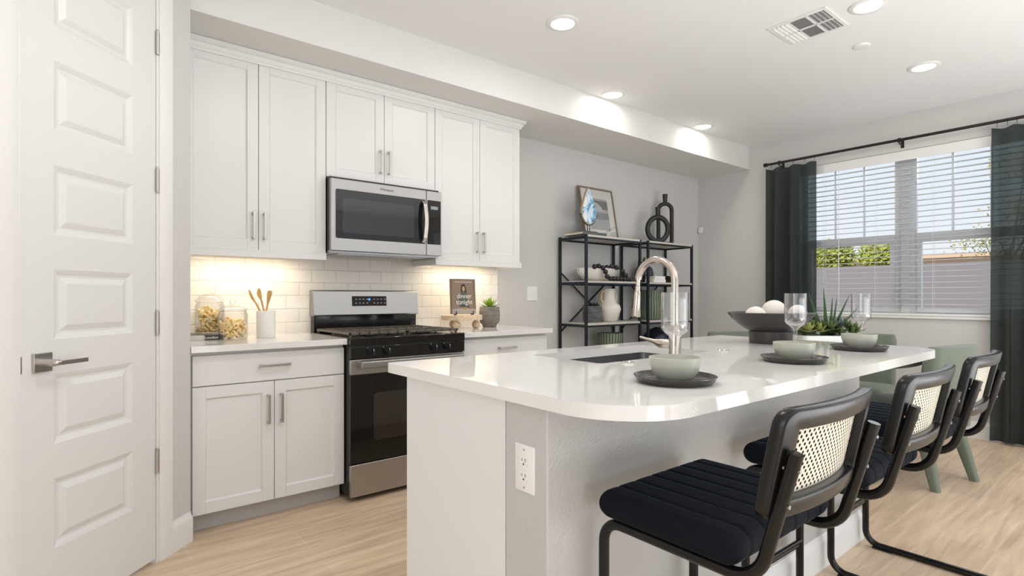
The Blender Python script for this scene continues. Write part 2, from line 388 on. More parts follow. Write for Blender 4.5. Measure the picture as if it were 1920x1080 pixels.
# pantry door casing
m = MB()
for a, b in ((.135, .205), (.816, .886)):
    m.loft([[(x, y, z) for x, y in ((a, 0), (a, .016 if a < .5 else .010), (a+.02, .016), (b-.02, .016), (b, .010 if a < .5 else .016), (b, 0))] for z in (0, 2.4615)])
m.box(.135, .886, 0, .016, 2.462, 2.53)
m.box(.205, .217, -.115, .004, 0, 2.462); m.box(.804, .816, -.115, .004, 0, 2.462); m.box(.205, .816, -.115, .004, 2.450, 2.462)
pantry(struct(m.build('trim_1', TRIM, smooth=35)))

def panel_door():
    t0, t1, H, n1 = .220, .802, 2.44, .002
    m = MB(); px0, px1 = .344, .687
    zs = [(.276+.3628*k, .519+.3628*k) for k in range(6)]
    def q(a, b, c, d, n): m.f([m.v((a, n, c)), m.v((b, n, c)), m.v((b, n, d)), m.v((a, n, d))])
    q(t0, px0, .02, H, n1); q(px1, t1, .02, H, n1)
    ze = [.02]+[z for p in zs for z in p]+[H]
    for i in range(0, len(ze), 2): q(px0, px1, ze[i], ze[i+1], n1)
    for z0, z1 in zs:
        rings = []
        for ins, dep in ((0, 0), (.010, -.004), (.020, -.009), (.028, -.0095), (.048, -.001), (.052, -.0005)):
            rings.append([(px0+ins, n1+dep, z0+ins), (px1-ins, n1+dep, z0+ins), (px1-ins, n1+dep, z1-ins), (px0+ins, n1+dep, z1-ins)])
        R = [[m.v(p) for p in r] for r in rings]
        for a, b in zip(R, R[1:]):
            for i in range(4): m.f([a[i], a[(i+1) % 4], b[(i+1) % 4], b[i]])
        m.f(R[-1])
    m.loft([[(t0, n1, z), (t1, n1, z), (t1, n1-.035, z), (t0, n1-.035, z)] for z in (.02, H)])
    bmesh.ops.remove_doubles(m.bm, verts=m.bm.verts, dist=1e-5)
    # drop the big cover face made by the loft on the room side
    for f in [f for f in m.bm.faces if f.calc_area() > 1.2 and abs(f.calc_center_median().y-n1) < 1e-3]: m.bm.faces.remove(f)
    d = struct(m.build('door_1', DOORW)); pantry(d); ORG[d.name] = Vector((0, 0, 0))
    h = MB(); h.box(.700, .766, n1, .012, .895, .960)
    rose = h.build('door_handle', NICKEL, d, bevel=.0015, local=True)
    h = MB(); h.cyl((.733, .012, .927), (.733, .055, .927), .012); h.tube(fillet([(.733, .05, .927), (.733, .058, .927), (.722, .058, .927)], .004), .0105)
    h.box(.612, .736, .051, .062, .918, .932)
    h.build('lever', NICKEL, rose, smooth=40, local=True)
    for z in (.44, 1.035, 1.65, 2.245):
        h = MB(); h.cyl((.2185, .010, z-.05), (.2185, .010, z+.05), .007, 12); h.sphere((.2185, .010, z+.053), .005, 10); h.box(.206, .222, .0045, .0075, z-.05, z+.05)
        h.build('hinge', NICKEL, d, smooth=40, local=True)
    h = MB(); h.box(.799, .8035, n1-.02, n1+.0015, .897, .953); h.build('latch_plate', NICKEL, d, local=True)
panel_door()

# ------------------------------------------------------------------ cabinets
def shaker(mb, x0, x1, z0, z1, yf, th=.02, st=.057, rec=.009):
    mb.box(x0, x0+st, yf, yf+th, z0, z1); mb.box(x1-st, x1, yf, yf+th, z0, z1)
    mb.box(x0+st, x1-st, yf, yf+th, z0, z0+st); mb.box(x0+st, x1-st, yf, yf+th, z1-st, z1)
    b = .006
    V = lambda ins, y: [(x0+st+ins, y, z0+st+ins), (x1-st-ins, y, z0+st+ins), (x1-st-ins, y, z1-st-ins), (x0+st+ins, y, z1-st-ins)]
    R = [[mb.v(p) for p in V(0, yf+.0008)], [mb.v(p) for p in V(b, yf+rec)]]
    for i in range(4): mb.f([R[0][i], R[0][(i+1) % 4], R[1][(i+1) % 4], R[1][i]])
    mb.f(R[1])
def pull(parent, x, z, yf, L=.15, vert=True, name='handle'):
    m = MB(); h = L/2; w_ = .0066
    if vert:
        m.box(x-w_, x+w_, yf-.034, yf-.026, z-h, z+h)
        for s in (-1, 1): m.box(x-w_, x+w_, yf-.03, yf, z+s*(h-.006)-.006, z+s*(h-.006)+.006)
    else:
        m.box(x-h, x+h, yf-.034, yf-.026, z-w_, z+w_)
        for s in (-1, 1): m.box(x+s*(h-.006)-.006, x+s*(h-.006)+.006, yf-.03, yf, z-w_, z+w_)
    m.build(name, NICKEL, parent, bevel=.0012)
YU = -.3216; G = .0015
def upper(x0, x1, zb, label, rail, left_ret=False, right_out=0):
    t = thing('wall_cabinet', label, 'cabinet', ((x0+x1)/2, -.16, zb), group='white shaker wall cabinets')
    m = MB(); m.box(x0+.0008, x1-.0008, -.30, -.001, zb-.006 if not rail else zb+.004, 2.505); m.build('body', CAB, t)
    mid = (x0+x1)/2
    for a, b, hx in ((x0+.002, mid-G, mid-.029), (mid+G, x1-.002, mid+.029)):
        m = MB(); shaker(m, a, b, zb, 2.471, YU); d = m.build('door', CAB, t, bevel=.0012)
        pull(d, hx, zb+.136, YU)
    if rail:
        m = MB(); m.box(x0+.001, x1+right_out, YU-.008, YU+.012, zb-.040, zb-.004); m.box(x0+.001, x1+right_out, YU-.008, -.001, zb-.004, zb+.003)
        if left_ret: m.box(x0+.001, x0+.02, YU+.012, -.010, zb-.040, zb-.004)
        if right_out: m.box(x1+right_out-.018, x1+right_out, YU+.012, -.010, zb-.040, zb-.004)
        m.build('light_rail', CAB, t, bevel=.001)
    return t
upper(-.764, 0, 1.410, 'tall white two-door wall cabinet beside the pantry door, above pasta jars', True, False, 0)
upper(0, .762, 1.880, 'short white two-door wall cabinet directly above the microwave', False)
upper(.762, 1.526, 1.410, 'tall white two-door wall cabinet above the cookbook and potted succulent', True, True, .012)
# crown
prof = [(0, 2.452), (.006, 2.452), (.008, 2.462), (.018, 2.474), (.022, 2.486), (.034, 2.494), (.037, 2.515), (0, 2.515)]
m = MB(); m.loft([[(-.764, YU-.002-o, z) for o, z in prof], [(1.527+o, YU-.002-o, z) for o, z in prof], [(1.527+o, -.002, z) for o, z in prof]])
tag(m.build('crown_moulding', CAB, smooth=25), 'white crown moulding running along top of the wall cabinets', 'moulding')
def undercab(x0, x1, label):
    t = thing('under_cabinet_light', label, 'light', ((x0+x1)/2, -.145, 1.404), group='under-cabinet lights')
    m = MB(); m.box(x0, x1, -.175, -.115, 1.390, 1.4055); m.build('housing', PLAST, t)
    m = MB(); m.box(x0+.01, x1-.01, -.167, -.123, 1.387, 1.390); m.build('diffuser', LED, t)
    l = lamp('lamp', 'AREA', (0, 0, -.022), (0, 0, 0), 1.9, (1, .85, .64), shape='RECTANGLE', size=x1-x0-.03, size_y=.04); l.parent = t
undercab(-.66, -.10, 'slim warm light bar under wall cabinet above the pasta jars')
undercab(.87, 1.44, 'slim warm light bar under wall cabinet above the cookbook')

YB = -.6173
def base_cab(x0, x1, label):
    t = thing('base_cabinet', label, 'cabinet', ((x0+x1)/2, -.3, 0), group='white shaker base cabinets')
    m = MB(); m.box(x0+.001, x1-.002, -.597, -.001, .097, .8805); m.build('body', CAB, t)
    m = MB(); m.box(x0+.001, x1-.002, -.545, -.02, 0, .097); m.build('toe_kick', TOE, t)
    a, b = x0+.012, x1-.004; mid = (a+b)/2
    m = MB(); m.box(a, b, YB, YB+.02, .7165, .8626); d = m.build('drawer', CAB, t, bevel=.0012); pull(d, mid, .796, YB, vert=False)
    for p, q, hx in ((a, mid-G, mid-.032), (mid+G, b, mid+.032)):
        m = MB(); shaker(m, p, q, .097, .7117, YB); d = m.build('door', CAB, t, bevel=.0012); pull(d, hx, .571, YB)
    return t
base_cab(-.764, -.002, 'white base cabinet with drawer and two doors beside pantry door')
base_cab(.764, 1.545, 'white base cabinet with drawer to the right of the range')
def ctop(x0, x1, label):
    m = MB(); m.box(x0, x1, -.655, -.0085, .881, .914)
    return tag(m.build('countertop', QUARTZ, bevel=.002), label, 'countertop')
ctop(-.763, -.001, 'white quartz countertop left of the range, under the pasta jars')
ctop(.763, 1.567, 'white quartz countertop right of the range, under the potted succulent')

# ------------------------------------------------------------------ microwave
def microwave():
    t = thing('microwave', 'stainless steel over-range microwave with dark glass window and curved handle', 'microwave', (.381, -.2, 1.415))
    m = MB(); m.box(.003, .759, -.375, -.009, 1.43, 1.872); m.build('body', BLK, t)
    m = MB(); m.box(.004, .758, -.37, -.02, 1.415, 1.43); m.box(.08, .68, -.3, -.1, 1.411, 1.416); m.build('vent_grille', SINKM, t)
    yf = -.402
    m = MB(); m.prism(rrect(.0, .647, 1.425, 1.858, .004), yf, -.376, 'y'); d = m.build('door', STEEL, t, bevel=.003)
    m = MB(); m.prism(rrect(.028, .640, 1.500, 1.796, .012), yf-.002, yf+.004, 'y'); wnd = m.build('window', MWGL, d, bevel=.001)
    m = MB(); m.prism(rrect(.07, .555, 1.535, 1.745, .012), yf-.0026, yf, 'y'); m.build('screen', M('microwave_screen', (.030, .034, .038), .05), wnd)
    text('badge', 'Whirlpool', .022, M('badge_grey', (.12, .12, .12), .4), (.36, yf-.0008, 1.826), FACE_Y, d)
    m = MB(); pts = [(.622, yf-.004, 1.507), (.622, yf-.03, 1.535)]+[(.622, yf-.03-.016*math.sin(PI*k/10), 1.545+.0205*k) for k in range(11)]+[(.622, yf-.03, 1.76), (.622, yf-.004, 1.785)]
    R = []
    for p in pts: R.append([(p[0]-.014, p[1]-.006, p[2]), (p[0]+.014, p[1]-.006, p[2]), (p[0]+.014, p[1]+.006, p[2]), (p[0]-.014, p[1]+.006, p[2])])
    m.loft(R); m.build('handle', NICKEL, d, smooth=35, bevel=.002)
    m = MB(); m.prism(rrect(.650, .765, 1.425, 1.858, .004), yf, -.376, 'y'); c = m.build('control_panel', STEEL, t, bevel=.003)
    m = MB(); m.prism(rrect(.656, .757, 1.500, 1.796, .004), yf-.002, yf+.004, 'y'); m.build('keypad', BLKGL, c)
    m = MB(); m.box(.68, .735, yf-.003, yf-.001, 1.735, 1.757); m.build('display', M('display_grey', (.25, .3, .32), .2), c)
microwave()

# ------------------------------------------------------------------ range
def range_():
    t = thing('gas_range', 'stainless and black gas range with black glass oven door between the base cabinets', 'range', (.381, -.35, 0))
    m = MB(); m.box(.003, .759, -.665, -.030, .035, .905); m.build('body', BLK, t)
    for x in (.05, .71):
        for y in (-.60, -.08):
            m = MB(); m.cyl((x, y, 0), (x, y, .036), .018, 14); m.build('foot', BLK, t)
    m = MB(); m.box(.001, .761, -.690, -.075, .905, .918); m.box(.001, .761, -.692, -.66, .872, .916); m.build('cooktop', BLKG, t, bevel=.003)
    m = MB(); m.box(.012, .750, -.075, -.012, .905, 1.03); m.build('rear_panel', BLKG, t, bevel=.003)
    m = MB(); m.loft([[(x, -.012, 1.02), (x, -.088, 1.022), (x, -.092, 1.03), (x, -.078, 1.185), (x, -.066, 1.192), (x, -.012, 1.192)] for x in (.004, .758)])
    bgd = m.build('backguard', STEEL, t, bevel=.003)
    m = MB(); m.T = Matrix.Translation((0, -.0915, 1.03)) @ Matrix.Rotation(math.radians(-5.2), 4, 'X'); m.box(.262, .512, -.002, .004, .055, .122); dsp = m.build('display', BLKGL, bgd)
    rng = random.Random(3)
    m = MB(); m.T = Matrix.Translation((0, -.0915, 1.03)) @ Matrix.Rotation(math.radians(-5.2), 4, 'X')
    m.cyl((.385, -.0035, .10), (.385, -.002, .10), .008, 16); m.build('blue_light', emit('display_blue', (.08, .25, .7), 1.2), dsp)
    KT = Matrix.Translation((0, -.0915, 1.03)) @ Matrix.Rotation(math.radians(-5.2), 4, 'X'); KG = M('key_grey', (.35, .36, .37), .4)
    for k in range(9):
        for r in range(2):
            x = .285+k*.026
            if abs(x-.385) < .02: continue
            m = MB(); m.T = KT; m.box(x, x+.012, -.0028, -.002, .072+.026*r, .078+.026*r); m.build('key', KG, dsp)
    # two cast iron grates
    for x0, x1 in ((.018, .379), (.384, .745)):
        m = MB(); y0, y1 = -.635, -.105; z0, z1 = .930, .944; w_ = .012
        for x in (x0, x1-w_): m.box(x, x+w_, y0, y1, z0, z1)
        for y in (y0, y1-w_, (y0+y1)/2-w_/2): m.box(x0, x1, y, y+w_, z0, z1)
        n = 6
        for k in range(1, n):
            x = x0+(x1-x0)*k/n
            m.box(x-.0055, x+.0055, y0, y0+.20, z0, z1); m.box(x-.0055, x+.0055, y1-.20, y1, z0, z1); m.box(x-.0055, x+.0055, (y0+y1)/2-.045, (y0+y1)/2+.045, z0, z1)
        for x in (x0+.004, x1-.016):
            for y in (y0+.003, y1-.015, (y0+y1)/2-.006): m.box(x, x+.012, y, y+.012, .9175, z0)
        m.build('grate', IRON, t, bevel=.002)
    for x in (.2, .56):
        for y in (-.49, -.23):
            m = MB(); m.lathe([(0, .918), (.05, .918), (.05, .923), (.036, .925), (.036, .929), (0, .9295)], (x, y, 0), 24); m.build('burner', BLK, t, smooth=30)
    # control panel and knobs
    m = MB(); m.box(.003, .759, -.692, -.66, .800, .868); m.box(.003, .759, -.690, -.66, .866, .874); cp = m.build('control_panel', BLKG, t, bevel=.003)
    for x in (.122, .219, .531, .626):
        m = MB(); m.cyl((x, -.692, .838), (x, -.700, .838), .022, 24); m.cyl((x, -.700, .838), (x, -.716, .838), .017, 24); m.box(x-.0045, x+.0045, -.729, -.700, .820, .856)
        k = m.build('knob', BLK, cp, smooth=35)
        m = MB(); m.box(x-.001, x+.001, -.7298, -.728, .842, .855); m.build('pointer', PLAST, k)
        m = MB(); m.cyl((x-.02, -.6928, .859), (x-.02, -.691, .859), .0022, 8); m.build('indicator', PLAST, cp)
    # oven door
    m = MB(); m.box(.003, .759, -.688, -.664, .712, .796); od = m.build('oven_door', STEEL, t, bevel=.003)
    m = MB(); m.box(.003, .759, -.687, -.664, .214, .7115); gl = m.build('door_glass', BLKGL, od, bevel=.003)
    m = MB(); m.prism(rrect(.14, .62, .33, .60, .02), -.6876, -.686, 'y'); m.build('viewing_window', M('oven_window', (.03, .024, .019), .05), gl)
    m = MB(); m.prism(rrect(-.748, -.726, .752, .789, .006), .045, .717, 'x')
    for x in (.06, .70): m.box(x-.012, x+.012, -.73, -.686, .758, .783)
    m.build('door_handle', STEEL, od, bevel=.002)
    m = MB(); m.box(.003, .759, -.690, -.664, .030, .209); m.build('storage_drawer', STEEL, t, bevel=.003)
range_()

# ------------------------------------------------------------------ island
IX0, IX1, IY0, IY1 = -.297, 1.717, -2.622, -1.906
def slab_hole(mb, outer, hole, z0, z1):
    for z in (z0, z1):
        vo = [mb.v((*p, z)) for p in outer]; vh = [mb.v((*p, z)) for p in hole]
        ed = [mb.bm.edges.new((l[i], l[(i+1) % len(l)])) for l in (vo, vh) for i in range(len(l))]
        bmesh.ops.triangle_fill(mb.bm, use_beauty=True, use_dissolve=False, edges=ed, normal=(0, 0, 1))
        if z == z0: a, b = vo, vh
        else:
            for p, q in ((a, vo), (b, vh)):
                n = len(p)
                for i in range(n): mb.f([p[i], p[(i+1) % n], q[(i+1) % n], q[i]])
SX0, SX1, SY0, SY1 = .250, .955, -2.305, -1.935
def island():
    t = thing('kitchen_island', 'white kitchen island with grey painted knee wall and white baseboard', 'island', (.7, -2.26, 0))
    m = MB(); m.box(IX0, SX0-.03, -2.456, IY1, .1, .879); m.box(SX1+.03, IX1-.02, -2.456, IY1, .1, .879); m.box(SX0-.03, SX1+.03, -2.456, SY0-.03, .1, .879)
    m.box(SX0-.03, SX1+.03, SY1+.019, IY1, .1, .879); m.box(SX0-.03, SX1+.03, SY0-.03, SY1+.019, .1, .6); m.box(IX0, IX0+.02, -2.456, IY1, 0, .1)
    m.build('cabinet_body', CAB, t)
    m = MB(); m.box(IX0+.02, IX1-.02, -2.456, IY1-.07, 0, .1); m.build('toe_kick', TOE, t)
    n = 4; wd = (IX1-.02-IX0-.01)/n
    for k in range(n):
        a = IX0+.01+k*wd
        m = MB(); m.T = Matrix.Translation((0, 2*IY1, 0)) @ Matrix.Diagonal((1, -1, 1, 1)); shaker(m, a, a+wd-.003, .11, .865, IY1-.02); d = m.build('door', CAB, t)
    m = MB(); m.box(IX0, IX1, IY0, -2.457, 0, .879); m.build('knee_wall', KNEE, t, bevel=.004)
    m = MB(); m.T = Matrix.Translation((0, IY0, 0)) @ Matrix.Rotation(PI, 4, 'Z'); base_prof(m, -IX1-.015, -IX0-.0)
    m.T = Matrix.Translation((IX1, 0, 0)) @ Matrix.Rotation(-PI/2, 4, 'Z'); base_prof(m, 2.457, -IY0+.015)
    m.build('baseboard', TRIM, t, smooth=30)
    m = MB(); outer = rrect(-.324, 1.885, -2.906, -1.806, (.21, .15, .012, .012), 16)
    slab_hole(m, outer, rrect(SX0, SX1, SY0, SY1, .02, 4), .880, .914)
    tag(m.build('island_countertop', QUARTZ, bevel=.002), 'large white quartz island countertop with rounded corners and sink cut-out', 'countertop')
    s = thing('sink', 'rectangular stainless undermount sink set into the island countertop', 'sink', ((SX0+SX1)/2, (SY0+SY1)/2, .66))
    m = MB(); rings = []
    for o, z in ((.018, .8785), (-.004, .8785), (-.004, .70), (-.02, .672), (-.05, .666)):
        rings.append([(x, y, z) for x, y in rrect(SX0-o, SX1+o, SY0-o, SY1+o, max(.012, .028+o), 5)])
    m.loft(rings, cap=False); m.f([m.bm.verts[i] for i in ()]) if 0 else None
    m.bm.verts.ensure_lookup_table(); nr = len(rings[0]); m.f(list(m.bm.verts)[-nr:]); m.build('basin', SINKM, s, smooth=40)
    m = MB(); m.lathe([(0, .669), (.042, .669), (.045, .667)], ((SX0+SX1)/2, (SY0+SY1)/2, 0), 24); m.build('drain', CHROME, s, smooth=40)
island()
def outlet():
    t = thing('electrical_outlet', 'white duplex electrical outlet on the end of the island', 'outlet', (IX0, -2.540, .71))
    m = MB(); m.T = Matrix.Translation((IX0, -2.540, .711)) @ Matrix.Rotation(PI/2, 4, 'Y') @ Matrix.Rotation(PI/2, 4, 'Z')
    m.T = Matrix(((0, 0, -1, IX0), (1, 0, 0, -2.540), (0, 1, 0, .711), (0, 0, 0, 1)))    # local x->Y, y->Z, z-> -X
    T = m.T.copy(); R = [[(x, y, z) for x, y in rrect(-.038+i, .038-i, -.0605+i, .0605-i, .004, 3)] for i, z in ((0, 0), (0, .003), (.003, .0055))]
    m.loft(R); m.build('cover_plate', PLAST, t, smooth=40)
    for cy in (-.0195, .0195):
        m = MB(); m.T = T; m.prism([(.017*math.cos(a), cy+.0145*max(-1, min(1, 1.15*math.sin(a)))) for a in [2*PI*k/28 for k in range(28)]], .005, .0072); so = m.build('socket', PLAST, t)
        m = MB(); m.T = T; m.box(-.0075, -.0055, cy-.001, cy+.0075, .007, .0075); m.box(.0055, .0075, cy, cy+.0065, .007, .0075); m.prism([(.0028*math.cos(2*PI*k/10), cy-.0075+.0028*math.sin(2*PI*k/10)) for k in range(10)], .007, .0075)
        m.build('slots', DARKSLOT, so)
    for sy in (-.048, .048):
        m = MB(); m.T = T; m.prism([(.0028*math.cos(2*PI*k/12), sy+.0028*math.sin(2*PI*k/12)) for k in range(12)], .005, .0064); m.build('screw', NICKEL, t)
outlet()
def faucet():
    X0, Yb = .600, -2.368
    t = thing('faucet', 'brushed nickel gooseneck pull-down faucet beside the island sink', 'faucet', (X0, Yb, .914))
    m = MB(); m.lathe([(0, 0), (.029, 0), (.029, .005), (.0235, .010), (.0230, .085), (.0215, .105), (.0155, .118), (.0148, .14)], (X0, Yb, .914), 28); m.build('base', FAUC, t, smooth=40)
    R = .0875; zc = 1.208; pts = [(X0, Yb, 1.045), (X0, Yb, zc)]
    for k in range(1, 21):
        a = PI*k/20*.95; pts.append((X0, Yb+R-R*math.cos(a), zc+R*math.sin(a)))
    m = MB(); m.tube(pts, .0142, 18); m.build('spout', FAUC, t, smooth=40)
    m = MB(); m.tube([(X0, Yb, 1.118), (X0, Yb, 1.121)], .0146, 18); m.build('joint_ring', SINKM, t, smooth=40)
    e = Vector(pts[-1]); d = Vector((-.03, .05, -1)).normalized(); m = MB(); m.tube([e-d*.004, e+d*.028, e+d*.030, e+d*.050, e+d*.052, e+d*.150, e+d*.155], [.0095, .0085, .0105, .0105, .0125, .0185, .0165], 20)
    sp = m.build('spray_head', FAUC, t, smooth=30)
    m = MB(); a = e+d*.085+Vector((-.010, .010, 0)); m.tube([a, a+d*.035+Vector((-.002, .002, 0))], .005, 8); m.build('spray_button', BLK, sp)
    m = MB(); v = Vector((-.22, .97, 0)); c = Vector((X0, Yb, .968)); m.tube([c+v*.015, c+v*.040, c+v*.041, c+v*.046, c+v*.047, c+v*.062, c+v*.085+Vector((0, 0, .006)), c+v*.145+Vector((0, 0, .020))], [.0175, .0175, .0160, .0160, .0175, .017, .0085, .0055], 16)
    m.build('lever', FAUC, t, smooth=35)
faucet()
for x, y, lb in ((.330, -2.36, 'small round chrome cap on the counter left of the faucet'), (.985, -2.345, 'small round chrome cap on the counter right of the faucet')):
    m = MB(); m.lathe([(0, .0), (.024, 0), (.0245, .004), (.020, .0065), (.017, .0045), (0, .005)], (x, y, .9142), 28)
    tag(m.build('counter_cap', CHROME, smooth=40, at=(x, y, .914)), lb, 'cap', 'chrome caps on the island')

# ------------------------------------------------------------------ place settings on the island
ZT = .9142
PL = [(.095, -2.715, 'nearest the sink end'), (.841, -2.705, 'in the middle of the island'), (1.508, -2.690, 'nearest the window end')]
m = MB(); m.lathe([(0, 0), (.096, 0), (.103, .005), (.1120, .0195), (.1100, .0205), (.1005, .0085), (.095, .0062), (0, .0062)], n=48)
pl0 = m.build('plate', DARKCLAY, smooth=30)
m = MB(); m.lathe([(0, 0), (.041, 0), (.046, .003), (.0605, .021), (.0682, .044), (.0700, .063), (.0678, .0638), (.0655, .044), (.057, .022), (.042, .009), (0, .008)], n=48)
bw0 = m.build('bowl', SAGE, smooth=35)
gp = [(0, 0), (.036, .0), (.0362, .0012), (.018, .004), (.0062, .010), (.0052, .03), (.0055, .080), (.0085, .100), (.020, .115), (.034, .125), (.0405, .134), (.0415, .150), (.0415, .249), (.0405, .249), (.0403, .151), (.039, .137), (.033, .128), (.014, .119), (0, .117)]
m = MB(); m.lathe(gp, n=48); gl0 = m.build('wine_glass', GLASS, smooth=40)
GX = [(.262, -2.6), (1.092, -2.6), (1.80, -2.6)]
for i, ((x, y, lb), g) in enumerate(zip(PL, GX)):
    p = pl0 if i == 0 else pl0.copy(); b = bw0 if i == 0 else bw0.copy(); q = gl0 if i == 0 else gl0.copy()
    if i:
        for o in (p, b, q): COL.objects.link(o)
    p.location = (x, y, ZT); b.location = (x, y, ZT+.0068); q.location = (*g, ZT)
    tag(p, 'dark round stoneware plate under the sage bowl '+lb, 'plate', 'plates on the island')
    tag(b, 'sage green bowl on the dark plate '+lb, 'bowl', 'sage bowls on the island')
    tag(q, 'clear stemmed wine glass behind the sage bowl '+lb, 'wine glass', 'wine glasses on the island')
BX, BY = 1.566, -2.269
m = MB(); m.lathe([(0, .0), (.100, 0), (.101, .003), (.101, .060), (.099, .062), (.118, .070), (.155, .095), (.186, .126), (.206, .154), (.202, .156), (.184, .131), (.15, .10), (.10, .074), (0, .066)], (BX, BY, ZT), n=56)
tag(m.build('pedestal_bowl', M('dark_brown_metal', (.035, .030, .029), .34), smooth=35, at=(BX, BY, ZT)), 'large dark pedestal bowl holding pale balls on the island', 'bowl')
for dx, dy, dz, r, lb in ((-.059, .048, .1325, .053, 'smaller pale ball on the left in the dark pedestal bowl'), (.100, .030, .1545, .0625, 'largest pale ball in the dark pedestal bowl'), (.095, -.092, .1500, .044, 'pale ball seen through the wine glass in the pedestal bowl')):
    m = MB(); m.sphere((BX+dx, BY+dy, ZT+dz), r, 28); tag(m.build('decorative_ball', PALE, smooth=60, at=(BX+dx, BY+dy, ZT+dz)), lb, 'ball', 'pale balls in the bowl')

# ------------------------------------------------------------------ items on the kitchen counters
CT = .9142
m = MB(); bx0, bx1, by0, by1 = -.738, -.555, -.290, -.06
bk = thing('book', 'thin grey-black book lying under the taller pasta jar', 'book', (-.65, -.175, CT))
m.box(bx0, bx1, by0, by1, CT, CT+.003); m.box(bx0, bx1, by0, by1, CT+.025, CT+.028); m.box(bx0, bx1, by0-.0015, by0+.002, CT, CT+.028); m.build('cover', M('book_grey', (.20, .19, .18), .5), bk)
m = MB(); m.box(bx0+.003, bx1-.003, by0+.003, by1-.004, CT+.003, CT+.025); m.build('pages', M('paper', (.75, .73, .68), .8), bk)
m = MB(); m.box(-.645, bx1, by0-.0025, by0-.0012, CT+.0005, CT+.0275); sl = m.build('spine_label', M('book_black', (.03, .03, .028), .5), bk)
m = MB(); m.box(bx0+.001, -.646, by0-.0025, by0-.0012, CT+.0005, CT+.0275); m.build('spine_panel', M('book_pale', (.55, .53, .50), .6), bk)
text('spine_title', 'London', .021, PLAST, (-.612, by0-.0028, CT+.014), FACE_Y, sl)
def pasta(x, y, z0, r, h, n, label, seed):
    rg = random.Random(seed); m = MB()
    for k in range(n):
        a = rg.uniform(0, 2*PI); q = r*math.sqrt(rg.random())*.80; z = z0+.012+rg.random()*(h-.02)
        top = 1-.35*(q/r)**2
        z = z0+.014+(z-z0-.014)*top
        c = Vector((x+q*math.cos(a), y+q*math.sin(a), z)); d = Vector((rg.gauss(0, 1), rg.gauss(0, 1), rg.gauss(0, .7))).normalized(); s = d.orthogonal().normalized(); s = (Matrix.Rotation(rg.uniform(0, 6), 3, d) @ s)
        R = .0145; pts = []
        for j in range(7):
            t = (j/6-.5)*3.4; p = c+d*(R*math.sin(t))+s*(R*(1-math.cos(t))-R*.6)
            e = p-Vector((x, y, 0)); e.z = 0
            if e.length > r-.0105: e2 = e*((r-.0105)/e.length); p = Vector((x+e2.x, y+e2.y, p.z))
            p.z = min(max(p.z, z0+.0135), z0+h); pts.append(p)
        m.tube(pts, rg.uniform(.0055, .0080), 8)
    return tag(m.build('pasta', PASTA, smooth=60, at=(x, y, z0)), label, 'pasta', kind='stuff')
def jar(x, y, z, r, h, kn, label):
    t = thing('glass_jar', label, 'jar', (x, y, z), group='glass pasta jars')
    m = MB(); m.lathe([(0, 0), (r-.006, 0), (r, .008), (r, h-.02), (r-.006, h-.010), (r-.006, h), (r-.009, h), (r-.009, h-.011), (r-.003, h-.021), (r-.003, .010), (r-.008, .004), (0, .004)], (x, y, z), 40); m.build('body', JARG, t, smooth=40)
    m = MB(); m.lathe([(0, h-.004), (r-.011, h-.004), (r-.011, h+.001), (r-.001, h+.001), (r, h+.006), (r-.004, h+.010), (.055, h+(kn-.038)*.62), (.03, h+(kn-.038)*.9), (.011, h+kn-.038), (.0085, h+kn-.034), (.0125, h+kn-.029), (.0170, h+kn-.020), (.0170, h+kn-.012), (.011, h+kn-.003), (0, h+kn)], (x, y, z), 36); m.build('lid', JARG, t, smooth=40)
jar(-.504, -.275, CT, .0765, .158, .066, 'shorter glass jar of pasta in front, with glass knob lid')
pasta(-.504, -.275, CT, .0735, .125, 95, 'curled pasta filling the shorter glass jar', 5)
jar(-.595, -.150, CT+.0283, .074, .176, .085, 'taller glass jar of pasta standing on the thin book')
pasta(-.595, -.150, CT+.0283, .071, .158, 110, 'curled pasta filling the taller glass jar', 9)
cx, cy = -.332, -.28
m = MB(); m.lathe([(0, 0), (.049, 0), (.051, .003), (.051, .154), (.0465, .154), (.0465, .008), (0, .007)], (cx, cy, CT), 40)
tag(m.build('utensil_crock', WHITEC, smooth=40, at=(cx, cy, CT)), 'white cylindrical crock holding wooden utensils on the counter', 'crock')
def utensil(name, label, base, top, hw, L, slots=False, concave=True):
    base, top = Vector(base), Vector(top); d = (top-base).normalized(); s = Vector((.85, .5, 0)); s = (s-d*s.dot(d)).normalized(); nn = d.cross(s)
    tot = (top-base).length; hs = tot-L; m = MB(); R = []
    for k in range(33):
        f = k/32; q = f*tot
        if q < hs: w_, th = .0058, .0052
        else:
            g = (q-hs)/L; th = .0032
            e = 1-((g-.56)/.445)**2 if not slots else (1-((g-.97)/.03)**2*.75 if g > .97 else min(1, (.35+.9*g))**2)
            w_ = max(.0058 if g < .5 else .0012, hw*math.sqrt(max(.0, e)))
        p = base+d*q+nn*(.006*math.sin(max(0, (q-hs)/L)*PI) if concave else 0)
        R.append([p+s*w_*math.cos(2*PI*i/10)+nn*th*math.sin(2*PI*i/10) for i in range(10)])
    m.loft(R)
    o = m.build(name, UTENS, smooth=50, at=tuple(base)); return tag(o, label, 'utensil', 'wooden utensils in the crock')
utensil('wooden_fork', 'wooden utensil leaning furthest left in the white crock', (cx+.033, cy-.012, CT+.012), (-.424, -.287, 1.188), .011, .09)
utensil('wooden_spoon', 'wooden spoon with round bowl in the middle of the crock', (cx+.020, cy+.003, CT+.012), (-.372, -.283, 1.198), .0175, .075)
utensil('wooden_spatula', 'paler flat wooden spatula leaning right in the white crock', (cx-.020, cy+.012, CT+.012), (-.305, -.262, 1.184), .0185, .085, True, False)
